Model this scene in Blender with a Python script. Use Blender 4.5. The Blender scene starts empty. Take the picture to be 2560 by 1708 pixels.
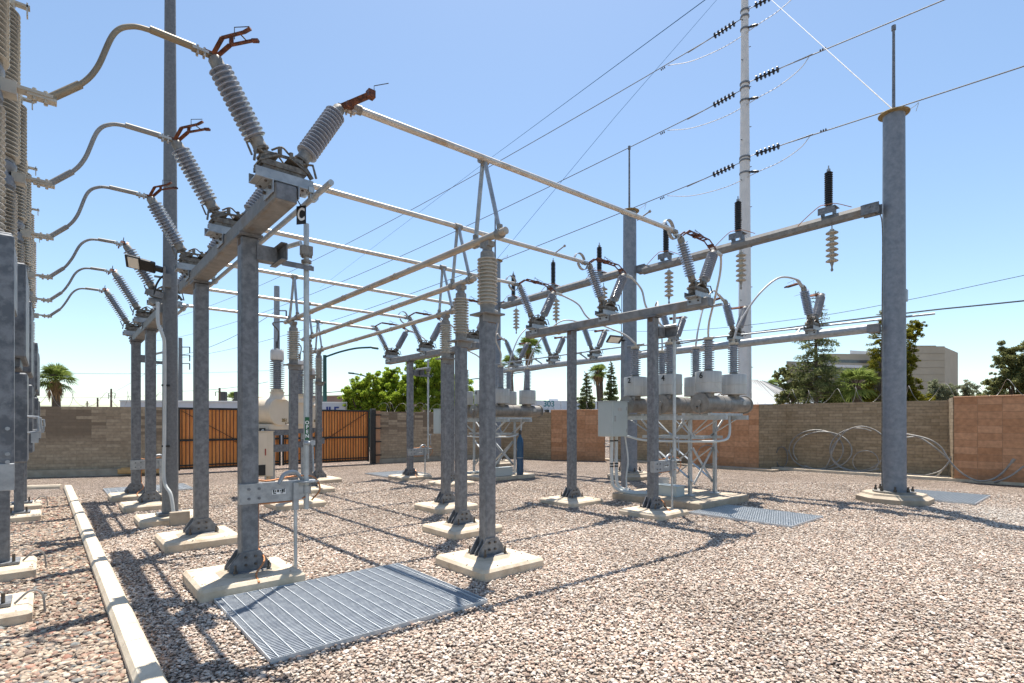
import bpy, bmesh, math, random
import numpy as np
from mathutils import Vector, Matrix, Euler
S = bpy.context.scene
COL = S.collection
random.seed(7)
RNG = np.random.default_rng(7)
PI = math.pi
# ------------------------------------------------------------------ camera
cam = bpy.data.objects.new('camera', bpy.data.cameras.new('camera'))
COL.objects.link(cam)
cam.location = (0, 0, 1.7)
cam.rotation_euler = (math.radians(90), 0, math.radians(49 - 90))
cam.data.sensor_width = 36
cam.data.lens = 1330 / 2560 * 36
cam.data.shift_y = 202 / 2560
cam.data.clip_start = 0.05
cam.data.clip_end = 6000
S.camera = cam
# ------------------------------------------------------------------ sky, sun, exposure
SUN_EL, SUN_AZ = 71.0, 45.0          # azimuth measured from +X towards +Y
w = bpy.data.worlds.new('World'); S.world = w; w.use_nodes = True
nt = w.node_tree; nt.nodes.clear()
sky = nt.nodes.new('ShaderNodeTexSky'); sky.sky_type = 'NISHITA'; sky.sun_disc = False
sky.sun_elevation = math.radians(SUN_EL); sky.sun_rotation = math.radians(90 - SUN_AZ)
sky.air_density = 1.0; sky.dust_density = 0.6; sky.ozone_density = 1.6; sky.altitude = 300
bg = nt.nodes.new('ShaderNodeBackground'); bg.inputs[1].default_value = 0.108
wo = nt.nodes.new('ShaderNodeOutputWorld')
tint = nt.nodes.new('ShaderNodeMix'); tint.data_type = 'RGBA'; tint.blend_type = 'MULTIPLY'; tint.inputs[0].default_value = 1; tint.inputs[7].default_value = (.985, 1.008, .965, 1)
nt.links.new(sky.outputs[0], tint.inputs[6]); nt.links.new(tint.outputs[2], bg.inputs[0]); nt.links.new(bg.outputs[0], wo.inputs[0])
sun = bpy.data.objects.new('sun', bpy.data.lights.new('sun', 'SUN')); COL.objects.link(sun)
sun.data.energy = 4.8; sun.data.angle = math.radians(0.53); sun.data.color = (1.0, 0.94, 0.855)
_d = Vector((math.cos(math.radians(SUN_EL)) * math.cos(math.radians(SUN_AZ)), math.cos(math.radians(SUN_EL)) * math.sin(math.radians(SUN_AZ)), math.sin(math.radians(SUN_EL))))
sun.rotation_euler = _d.to_track_quat('Z', 'Y').to_euler(); sun.location = (0, 0, 30)
S.view_settings.view_transform = 'Standard'; S.view_settings.look = 'None'
S.view_settings.exposure = 0.9; S.view_settings.gamma = 1
# ------------------------------------------------------------------ helpers
CA, SA = math.cos(math.radians(49)), math.sin(math.radians(49))
FW, RT = Vector((CA, SA, 0)), Vector((SA, -CA, 0))
def at(px, py, D):
    """a point of the site, read off the photograph at distance D along the view"""
    return Vector((0, 0, 1.7)) + FW * D + RT * ((px - 1280) / 1330 * D) + Vector((0, 0, (1056 - py) / 1330 * D))
def align(p0, p1):
    z = (Vector(p1) - Vector(p0)); L = z.length; z.normalize()
    x = Vector((0, 1, 0)).cross(z)
    if x.length < 1e-3: x = Vector((1, 0, 0))
    x.normalize(); y = z.cross(x)
    m = Matrix((x, y, z)).transposed().to_4x4(); m.translation = Vector(p0)
    return m, L
class MB:
    def __init__(s): s.v = []; s.f = []; s.sm = []; s.ch = []
    def add(s, vs, fs, smooth=False, M=None):
        o = len(s.v)
        if M is not None: vs = [tuple(M @ Vector(q)) for q in vs]
        s.v += [tuple(q) for q in vs]; s.f += [[i + o for i in f] for f in fs]; s.sm += [smooth] * len(fs); s.ch.append((o, len(s.v), len(s.f) - len(fs), len(s.f)))
        return s
    def box(s, c, d, M=None, bev=0.0):
        x, y, z = d[0] / 2, d[1] / 2, d[2] / 2
        b = min(bev, x * .49, y * .49, z * .49)
        if b <= 0:
            vs = [(c[0] + i * x, c[1] + j * y, c[2] + k * z) for i in (-1, 1) for j in (-1, 1) for k in (-1, 1)]
            return s.add(vs, [(0, 1, 3, 2), (4, 6, 7, 5), (0, 4, 5, 1), (2, 3, 7, 6), (0, 2, 6, 4), (1, 5, 7, 3)], False, M)
        vs = []; fs = []; idx = {}
        for i in (-1, 1):
            for j in (-1, 1):
                for k in (-1, 1):
                    for a in range(3):
                        p = [i * (x - b), j * (y - b), k * (z - b)]; p[a] = (i * x, j * y, k * z)[a]
                        idx[(i, j, k, a)] = len(vs); vs.append((c[0] + p[0], c[1] + p[1], c[2] + p[2]))
        for sg in (-1, 1):
            fs.append([idx[(sg, j, k, 0)] for j, k in ((-1, -1), (1, -1), (1, 1), (-1, 1))][::sg])
            fs.append([idx[(i, sg, k, 1)] for i, k in ((-1, -1), (-1, 1), (1, 1), (1, -1))][::sg])
            fs.append([idx[(i, j, sg, 2)] for i, j in ((-1, -1), (1, -1), (1, 1), (-1, 1))][::sg])
        for i in (-1, 1):
            for j in (-1, 1):
                t = [idx[(i, j, -1, 0)], idx[(i, j, 1, 0)], idx[(i, j, 1, 1)], idx[(i, j, -1, 1)]]; fs.append(t if i * j < 0 else t[::-1])
                t = [idx[(i, -1, j, 0)], idx[(i, 1, j, 0)], idx[(i, 1, j, 2)], idx[(i, -1, j, 2)]]; fs.append(t if i * j > 0 else t[::-1])
                t = [idx[(-1, i, j, 1)], idx[(1, i, j, 1)], idx[(1, i, j, 2)], idx[(-1, i, j, 2)]]; fs.append(t if i * j < 0 else t[::-1])
                for k in (-1, 1):
                    t = [idx[(i, j, k, 0)], idx[(i, j, k, 1)], idx[(i, j, k, 2)]]; fs.append(t if i * j * k > 0 else t[::-1])
        return s.add(vs, fs, False, M)
    def bar(s, p0, p1, w, h, bev=0.0):
        m, L = align(p0, p1); return s.box((0, 0, L / 2), (w, h, L), m, bev)
    def lathe(s, prof, n=20, M=None, smooth=True, cap=True):
        vs = []; fs = []
        for r, z in prof:
            vs += [(r * math.cos(2 * PI * k / n), r * math.sin(2 * PI * k / n), z) for k in range(n)]
        for i in range(len(prof) - 1):
            for k in range(n):
                fs.append((i * n + k, i * n + (k + 1) % n, (i + 1) * n + (k + 1) % n, (i + 1) * n + k))
        if cap:
            fs.append(tuple(range(n - 1, -1, -1))); fs.append(tuple((len(prof) - 1) * n + k for k in range(n)))
        return s.add(vs, fs, smooth, M)
    def cyl(s, p0, p1, r0, r1=None, n=16):
        m, L = align(p0, p1); return s.lathe([(r0, 0), (r0 if r1 is None else r1, L)], n, m)
    def tube(s, pts, r, n=8, cap=True):
        pts = [Vector(p) for p in pts]; vs = []; fs = []
        t0 = (pts[1] - pts[0]).normalized()
        u = t0.cross(Vector((0, 0, 1)))
        if u.length < .05: u = t0.cross(Vector((1, 0, 0)))
        u.normalize()
        for i, p in enumerate(pts):
            t = (pts[min(i + 1, len(pts) - 1)] - pts[max(i - 1, 0)]).normalized()
            u = (u - t * u.dot(t)).normalized(); v = t.cross(u)
            rr = r[i] if hasattr(r, '__len__') else r
            vs += [tuple(p + (u * math.cos(2 * PI * k / n) + v * math.sin(2 * PI * k / n)) * rr) for k in range(n)]
        for i in range(len(pts) - 1):
            for k in range(n):
                fs.append((i * n + k, i * n + (k + 1) % n, (i + 1) * n + (k + 1) % n, (i + 1) * n + k))
        if cap: fs.append(tuple(range(n - 1, -1, -1))); fs.append(tuple((len(pts) - 1) * n + k for k in range(n)))
        return s.add(vs, fs, True)
    def prism(s, poly, th, M=None):
        """poly in local XY, thickness along Z from 0 to th"""
        n = len(poly); vs = [(x, y, 0) for x, y in poly] + [(x, y, th) for x, y in poly]
        fs = [tuple(range(n - 1, -1, -1)), tuple(range(n, 2 * n))] + [(i, (i + 1) % n, n + (i + 1) % n, n + i) for i in range(n)]
        return s.add(vs, fs, False, M)
    def quad(s, a, b, c, d): return s.add([a, b, c, d], [(0, 1, 2, 3)])
def curve(pts, n=8):
    """Catmull-Rom through pts"""
    P = [Vector(p) for p in pts]; P = [P[0] * 2 - P[1]] + P + [P[-1] * 2 - P[-2]]; out = []
    for i in range(1, len(P) - 2):
        for k in range(n):
            t = k / n; a, b, c, d = P[i - 1], P[i], P[i + 1], P[i + 2]
            out.append(.5 * ((2 * b) + (c - a) * t + (2 * a - 5 * b + 4 * c - d) * t * t + (3 * b - a - 3 * c + d) * t ** 3))
    out.append(P[-2]); return out
def sag(a, b, s, n=14):
    a, b = Vector(a), Vector(b)
    return [a.lerp(b, t / n) - Vector((0, 0, s * 4 * (t / n) * (1 - t / n))) for t in range(n + 1)]
APART = set('anchor_bolt arcing_horn clamp clamp_angle conduit_band blade crossarm end_bracket end_cap end_fitting fitting hook line_insulator pole_band seam_band terminal_pad screw bolt'.split())
def chunks(mb):
    """an MB cut into its far-apart pieces"""
    bx = []
    for v0, v1, f0, f1 in mb.ch:
        a = np.array(mb.v[v0:v1]); bx.append((a.min(0), a.max(0)))
    n = len(bx); lab = list(range(n))
    def root(i):
        while lab[i] != i: i = lab[i]
        return i
    for i in range(n):
        for j in range(i):
            gap = np.linalg.norm(np.maximum(0, np.maximum(bx[i][0] - bx[j][1], bx[j][0] - bx[i][1]))); big = max((bx[i][1] - bx[i][0]).max(), (bx[j][1] - bx[j][0]).max())
            if gap < max(.02, .5 * big): lab[root(i)] = root(j)
    out = {}
    for i, (v0, v1, f0, f1) in enumerate(mb.ch):
        q = out.setdefault(root(i), MB()); o = len(q.v) - v0; q.v += mb.v[v0:v1]; q.f += [[k + o for k in f] for f in mb.f[f0:f1]]; q.sm += mb.sm[f0:f1]
    return list(out.values())
def obj(name, mb, m, parent=None, loc=None):
    if name in APART and parent is not None:
        return [obj1(name, q, m, parent, loc) for q in chunks(mb)][0]
    return obj1(name, mb, m, parent, loc)
def obj1(name, mb, m, parent=None, loc=None):
    """one mesh object; world-space verts are moved into the parent's (unrotated) frame"""
    me = bpy.data.meshes.new(name)
    o3 = parent_loc(parent) if parent is not None else Vector((0, 0, 0))
    off = Vector(loc) if loc is not None else o3
    me.from_pydata([(a[0] - off[0], a[1] - off[1], a[2] - off[2]) for a in mb.v], [], mb.f)
    me.polygons.foreach_set('use_smooth', mb.sm)
    if any(mb.sm): me.set_sharp_from_angle(angle=math.radians(38))
    me.validate(); me.update()
    if m is not None: me.materials.append(m)
    o = bpy.data.objects.new(name, me); COL.objects.link(o)
    if parent is not None:
        o.parent = parent
        if loc is not None: o.location = off - o3
    elif loc is not None: o.location = off
    return o
_PL = {}
def parent_loc(p):
    l = Vector((0, 0, 0))
    while p is not None: l = l + p.location; p = p.parent
    return l
def tag(o, label, cat, group=None, kind=None):
    if label: o['label'] = label
    if cat: o['category'] = cat
    if group: o['group'] = group
    if kind: o['kind'] = kind
    return o
def thing(name, label, cat, loc=(0, 0, 0), group=None):
    o = bpy.data.objects.new(name, None); COL.objects.link(o); o.location = loc; o.empty_display_size = .2
    return tag(o, label, cat, group)
def solo(name, mb, m, label, cat, group=None, loc=None, kind=None):
    return tag(obj(name, mb, m, None, loc), label, cat, group, kind)
def struct(name, mb, m, loc=None):
    o = obj(name, mb, m, None, loc); o['kind'] = 'structure'; return o
def kids(o): return [c for c in COL.objects if c.parent == o]
def copy_tree(o, parent=None):
    c = o.copy(); COL.objects.link(c); c.parent = parent
    for ch in kids(o): copy_tree(ch, c)
    return c
def dup(root, loc, label, rz=None):
    c = copy_tree(root); c.location = loc; c['label'] = label
    if rz is not None: c.rotation_euler = (0, 0, rz)
    return c
def text(name, s, size, pos, normal, m, parent=None, up=(0, 0, 1), th=.002, xs=1.0, bold=0.0):
    cu = bpy.data.curves.new(name, 'FONT'); cu.body = s; cu.size = size; cu.align_x = 'CENTER'; cu.align_y = 'CENTER'; cu.extrude = th; cu.offset = bold
    tmp = bpy.data.objects.new('tmp', cu); COL.objects.link(tmp)
    dg = bpy.context.evaluated_depsgraph_get(); me = bpy.data.meshes.new_from_object(tmp.evaluated_get(dg))
    bpy.data.objects.remove(tmp); bpy.data.curves.remove(cu)
    n = Vector(normal).normalized(); u = Vector(up); r = u.cross(n).normalized(); u = n.cross(r)
    M = Matrix((r * xs, u, n)).transposed().to_4x4(); M.translation = Vector(pos) - (parent_loc(parent) if parent is not None else Vector((0, 0, 0)))
    me.transform(M); me.materials.clear(); me.materials.append(m); me.name = name
    o = bpy.data.objects.new(name, me); COL.objects.link(o); o.parent = parent
    return o
# ------------------------------------------------------------------ materials
def mat(name, c1, c2=None, scale=6.0, rough=.6, metal=0.0, bump=0.0, bscale=None, contrast=(.35, .65), detail=6, stretch=(1, 1, 1), spec=.5, dirt=None, rvar=.12, coat=0.0):
    m = bpy.data.materials.new(name); m.use_nodes = True; n = m.node_tree.nodes; L = m.node_tree.links
    b = n['Principled BSDF']; b.inputs['Roughness'].default_value = rough; b.inputs['Metallic'].default_value = metal
    b.inputs['Specular IOR Level'].default_value = spec; b.inputs['Coat Weight'].default_value = coat
    tc = n.new('ShaderNodeTexCoord'); mp = n.new('ShaderNodeMapping'); mp.inputs['Scale'].default_value = stretch
    oi = n.new('ShaderNodeObjectInfo'); ad = n.new('ShaderNodeVectorMath'); ad.operation = 'ADD'
    sc = n.new('ShaderNodeVectorMath'); sc.operation = 'SCALE'; sc.inputs[3].default_value = 13.0
    cx = n.new('ShaderNodeCombineXYZ'); L.new(oi.outputs['Random'], cx.inputs[0]); L.new(oi.outputs['Random'], cx.inputs[2])
    L.new(cx.outputs[0], sc.inputs[0]); L.new(tc.outputs['Object'], ad.inputs[0]); L.new(sc.outputs[0], ad.inputs[1]); L.new(ad.outputs[0], mp.inputs[0])
    no = n.new('ShaderNodeTexNoise'); no.inputs['Scale'].default_value = scale; no.inputs['Detail'].default_value = detail; no.inputs['Roughness'].default_value = .62
    L.new(mp.outputs[0], no.inputs[0])
    cr = n.new('ShaderNodeValToRGB'); cr.color_ramp.elements[0].position = contrast[0]; cr.color_ramp.elements[1].position = contrast[1]
    cr.color_ramp.elements[0].color = (*c1, 1); cr.color_ramp.elements[1].color = (*(c2 or c1), 1)
    L.new(no.outputs[0], cr.inputs[0]); out = cr.outputs[0]
    if dirt:                                         # (colour, scale, threshold, amount, stretch)
        mp2 = n.new('ShaderNodeMapping'); mp2.inputs['Scale'].default_value = dirt[4] if len(dirt) > 4 else (1, 1, 1)
        L.new(ad.outputs[0], mp2.inputs[0])
        n2 = n.new('ShaderNodeTexNoise'); n2.inputs['Scale'].default_value = dirt[1]; n2.inputs['Detail'].default_value = 8; n2.inputs['Roughness'].default_value = .7
        L.new(mp2.outputs[0], n2.inputs[0])
        mr = n.new('ShaderNodeMapRange'); mr.inputs[1].default_value = dirt[2]; mr.inputs[2].default_value = dirt[2] + .14; mr.inputs[4].default_value = dirt[3]
        L.new(n2.outputs[0], mr.inputs[0]); mx = n.new('ShaderNodeMix'); mx.data_type = 'RGBA'
        L.new(mr.outputs[0], mx.inputs[0]); L.new(out, mx.inputs[6]); mx.inputs[7].default_value = (*dirt[0], 1); out = mx.outputs[2]
    L.new(out, b.inputs['Base Color'])
    if rvar:
        rr = n.new('ShaderNodeMapRange'); rr.inputs[3].default_value = max(0, rough - rvar); rr.inputs[4].default_value = min(1, rough + rvar)
        L.new(no.outputs[0], rr.inputs[0]); L.new(rr.outputs[0], b.inputs['Roughness'])
    if bump:
        n3 = n.new('ShaderNodeTexNoise'); n3.inputs['Scale'].default_value = bscale or scale * 4; n3.inputs['Detail'].default_value = 5
        L.new(mp.outputs[0], n3.inputs[0]); bp = n.new('ShaderNodeBump'); bp.inputs['Strength'].default_value = bump; bp.inputs['Distance'].default_value = .01
        L.new(n3.outputs[0], bp.inputs['Height']); L.new(bp.outputs[0], b.inputs['Normal'])
    return m
GALV = mat('galvanized_steel', (.125, .132, .143), (.215, .223, .234), 15, .55, .25, .10, 60, contrast=(.38, .62), dirt=((.31, .315, .325), 4.5, .55, .5, (1.5, 1.5, .35)))
GALVB = mat('weathered_beam_steel', (.165, .165, .162), (.255, .25, .24), 8, .6, .2, .10, 50, dirt=((.20, .13, .07), 2.6, .54, .6, (3, 1, 1)))
GALVN = mat('bright_galvanized', (.28, .30, .315), (.42, .44, .455), 12, .45, .45, .05, 60, dirt=((.20, .20, .195), 6, .56, .6))
SPANGLE = mat('spangled_galvanized', (.105, .115, .13), (.20, .212, .228), 10, .5, .3, 0, contrast=(.43, .6), detail=4, dirt=((.33, .34, .35), 8, .58, .6))
PIPEM = mat('galvanized_pipe', (.38, .41, .42), (.52, .545, .55), 10, .4, .4, .03, 60, dirt=((.40, .37, .31), 4, .58, .5, (2, 2, .4)))
DARKM = mat('dark_hardware', (.05, .045, .04), (.14, .115, .09), 25, .55, .4, .2, 80)
ALU = mat('aluminium_bus', (.47, .43, .375), (.60, .565, .515), 2.2, .42, .5, 0, dirt=((.33, .225, .135), 3.2, .54, .7, (1, 1, 1)))
ALUB = mat('tan_stained_bus', (.36, .305, .24), (.46, .405, .335), 2.2, .5, .35, 0, dirt=((.26, .175, .10), 3.2, .55, .6, (1, 1, 1)))
PORC = mat('grey_porcelain', (.27, .295, .345), (.33, .355, .405), 4, .2, 0, 0, coat=.3, dirt=((.40, .395, .38), 7, .6, .4))
PORCT = mat('tan_grey_porcelain', (.38, .36, .31), (.47, .445, .39), 4, .25, 0, 0, coat=.3, dirt=((.26, .225, .18), 7, .58, .6))
GEAR = mat('stained_gear', (.08, .068, .055), (.24, .215, .18), 22, .55, .35, .2, 60, dirt=((.15, .08, .04), 10, .55, .7))
CAST = mat('cast_cap', (.19, .18, .165), (.31, .295, .265), 18, .6, .2, .2, 50, dirt=((.13, .095, .06), 8, .56, .7))
COPPER = mat('weathered_copper', (.07, .022, .012), (.24, .075, .028), 26, .5, .4, .1, dirt=((.035, .016, .01), 16, .5, .8))
CONC = mat('concrete', (.50, .405, .29), (.64, .545, .42), 5, .85, 0, .3, 60, dirt=((.33, .225, .135), 4.5, .55, .6))
KERB = mat('kerb_concrete', (.54, .45, .33), (.66, .57, .44), 5, .85, 0, .3, 70, dirt=((.38, .29, .19), 6, .57, .6))
CONCD = mat('old_concrete', (.33, .27, .20), (.44, .37, .28), 4, .85, 0, .3, 60, dirt=((.23, .175, .12), 3.5, .56, .6))
BLACKM = mat('black_paint', (.012, .011, .010), (.025, .022, .02), 8, .45)
POLY = mat('black_polymer', (.012, .012, .014), (.022, .022, .024), 6, .4)
CERA = mat('brown_grey_ceramic', (.40, .36, .29), (.50, .46, .38), 5, .3, dirt=((.25, .2, .15), 9, .6, .6))
CREAM = mat('cream_paint', (.66, .565, .435), (.72, .62, .485), 3, .4, 0, .03, dirt=((.55, .46, .34), 4, .6, .4))
CABGRN = mat('pale_grey_green_paint', (.42, .47, .46), (.46, .51, .50), 2, .42)
CAN = mat('brushed_can', (.40, .395, .375), (.50, .49, .465), 3, .45, .3, 0, stretch=(6, 6, .4), dirt=((.33, .29, .23), 5, .58, .5))
TANK = mat('cast_tank', (.20, .185, .165), (.30, .28, .25), 7, .5, .4, .1, 40, dirt=((.15, .11, .075), 5, .56, .6))
WHITEP = mat('weathered_white_pole', (.60, .59, .57), (.68, .67, .65), 3, .6, 0, 0, dirt=((.52, .5, .47), 3, .6, .4, (3, 3, .3)))
POLEG = mat('pole_galvanized', (.165, .188, .218), (.245, .265, .295), 9, .55, .15, .12, 70, dirt=((.32, .34, .37), 4, .57, .5))
POLED = mat('dark_pole_galvanized', (.14, .145, .15), (.20, .205, .21), 25, .65, .15, .25, 90)
RUSTG = mat('yellowed_flange', (.22, .16, .07), (.33, .25, .12), 12, .6, .3)
CABLE = mat('grey_cable', (.22, .21, .195), (.33, .315, .29), 5, .55, .2)
CABLEW = mat('bright_conductor', (.42, .405, .385), (.52, .505, .48), 5, .5, .2)
WIRE = mat('dark_wire', (.05, .055, .06), (.09, .095, .1), 10, .6)
COPW = mat('copper_wire', (.42, .17, .07), (.55, .25, .11), 20, .45, .5)
TAPE = mat('bronze_cable', (.24, .19, .125), (.33, .27, .185), 4, .5, .35)
GREEN = mat('green_sign', (.005, .10, .035), None, 5, .4)
WHITE = mat('white_mark', (.80, .80, .78), None, 5, .5)
INK = mat('black_mark', (.012, .012, .012), None, 5, .5)
GOLD = mat('gold_mark', (.28, .17, .02), (.06, .05, .02), 30, .5)
BLUEB = mat('blue_cylinder', (.012, .055, .12), (.02, .08, .16), 6, .35)
PLASTIC = mat('pale_plastic', (.60, .58, .55), (.68, .66, .63), 4, .5)
ORANGE = mat('orange_plate', (.55, .27, .12), (.62, .32, .16), 6, .6)
LAMPG = mat('lamp_glass', (.75, .70, .60), None, 5, .3)
TAN = mat('tan_stucco', (.50, .40, .28), (.56, .45, .32), 2, .85)
GATEO = mat('orange_gate_panel', (.76, .25, .052), (.92, .35, .088), 3, .6, stretch=(2, 2, .4), dirt=((.60, .20, .05), 4, .55, .5))
DKGREEN = mat('green_street_pole', (.008, .06, .05), None, 5, .45)
TAPEB = mat('black_band', (.01, .01, .01), None, 5, .5)
def brick_mat(name, ca, cb, mortar, bw, bh, off, ms, patch=None, bump=.6):
    m = bpy.data.materials.new(name); m.use_nodes = True; n = m.node_tree.nodes; L = m.node_tree.links; b = n['Principled BSDF']
    b.inputs['Roughness'].default_value = .9
    tc = n.new('ShaderNodeTexCoord'); sp = n.new('ShaderNodeSeparateXYZ'); L.new(tc.outputs['Object'], sp.inputs[0])
    sm = n.new('ShaderNodeMath'); L.new(sp.outputs[0], sm.inputs[0]); L.new(sp.outputs[1], sm.inputs[1])
    cb_ = n.new('ShaderNodeCombineXYZ'); L.new(sm.outputs[0], cb_.inputs[0]); L.new(sp.outputs[2], cb_.inputs[1])
    br = n.new('ShaderNodeTexBrick'); br.offset = off; br.inputs['Scale'].default_value = 1; br.inputs['Brick Width'].default_value = bw; br.inputs['Row Height'].default_value = bh
    br.inputs['Mortar Size'].default_value = ms; br.inputs['Mortar Smooth'].default_value = .3; br.inputs['Bias'].default_value = -.1
    br.inputs['Color1'].default_value = (*ca, 1); br.inputs['Color2'].default_value = (*cb, 1); br.inputs['Mortar'].default_value = (*mortar, 1)
    L.new(cb_.outputs[0], br.inputs[0])
    no = n.new('ShaderNodeTexNoise'); no.inputs['Scale'].default_value = 9; no.inputs['Detail'].default_value = 8; L.new(tc.outputs['Object'], no.inputs[0])
    mx = n.new('ShaderNodeMix'); mx.data_type = 'RGBA'; mx.blend_type = 'MULTIPLY'; mx.inputs[0].default_value = .8
    cr = n.new('ShaderNodeValToRGB'); cr.color_ramp.elements[0].position = .3; cr.color_ramp.elements[0].color = (.68, .68, .68, 1); cr.color_ramp.elements[1].position = .7; cr.color_ramp.elements[1].color = (1.12, 1.12, 1.12, 1)
    L.new(no.outputs[0], cr.inputs[0]); L.new(br.outputs[0], mx.inputs[6]); L.new(cr.outputs[0], mx.inputs[7]); out = mx.outputs[2]
    if patch:                                        # paint rolled over graffiti: whole blocks, upper half of the wall
        n2 = n.new('ShaderNodeTexNoise'); n2.inputs['Scale'].default_value = patch[1]; n2.inputs['Detail'].default_value = 2
        sn = n.new('ShaderNodeVectorMath'); sn.operation = 'SNAP'; sn.inputs[1].default_value = (.40, bh, 1)
        L.new(cb_.outputs[0], sn.inputs[0]); L.new(sn.outputs[0], n2.inputs[0])
        wn = n.new('ShaderNodeTexWhiteNoise'); L.new(sn.outputs[0], wn.inputs[0]); sw = n.new('ShaderNodeMath'); sw.operation = 'MULTIPLY_ADD'; sw.inputs[1].default_value = .34; L.new(wn.outputs[0], sw.inputs[0]); L.new(n2.outputs[0], sw.inputs[2])
        mr = n.new('ShaderNodeMapRange'); mr.inputs[1].default_value = .66; mr.inputs[2].default_value = .70; L.new(sw.outputs[0], mr.inputs[0])
        hz = n.new('ShaderNodeMapRange'); hz.inputs[1].default_value = .9; hz.inputs[2].default_value = 1.35; L.new(sp.outputs[2], hz.inputs[0])
        mu = n.new('ShaderNodeMath'); mu.operation = 'MULTIPLY'; L.new(mr.outputs[0], mu.inputs[0]); L.new(hz.outputs[0], mu.inputs[1])
        m3 = n.new('ShaderNodeMath'); m3.operation = 'MULTIPLY'; m3.inputs[1].default_value = .8; L.new(mu.outputs[0], m3.inputs[0])
        mx2 = n.new('ShaderNodeMix'); mx2.data_type = 'RGBA'; L.new(m3.outputs[0], mx2.inputs[0]); L.new(out, mx2.inputs[6]); mx2.inputs[7].default_value = (*patch[0], 1); out = mx2.outputs[2]
    L.new(out, b.inputs['Base Color'])
    bp = n.new('ShaderNodeBump'); bp.inputs['Strength'].default_value = bump; bp.inputs['Distance'].default_value = .012; bp.invert = True
    ad = n.new('ShaderNodeMath'); ad.operation = 'MULTIPLY_ADD'; ad.inputs[1].default_value = -.35; L.new(no.outputs[0], ad.inputs[0]); L.new(br.outputs['Fac'], ad.inputs[2])
    L.new(ad.outputs[0], bp.inputs['Height']); L.new(bp.outputs[0], b.inputs['Normal'])
    return m
CMU = brick_mat('slump_block', (.32, .235, .14), (.45, .335, .21), (.26, .195, .125), .40, .10, .5, .009)
CMUP = brick_mat('slump_block_painted_over', (.37, .28, .185), (.48, .37, .25), (.33, .255, .175), .40, .10, .5, .009, patch=((.17, .122, .082), .45))
CMUO = brick_mat('orange_brown_block', (.46, .225, .11), (.64, .345, .19), (.42, .23, .125), .52, .20, 0.0, .009)
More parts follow.
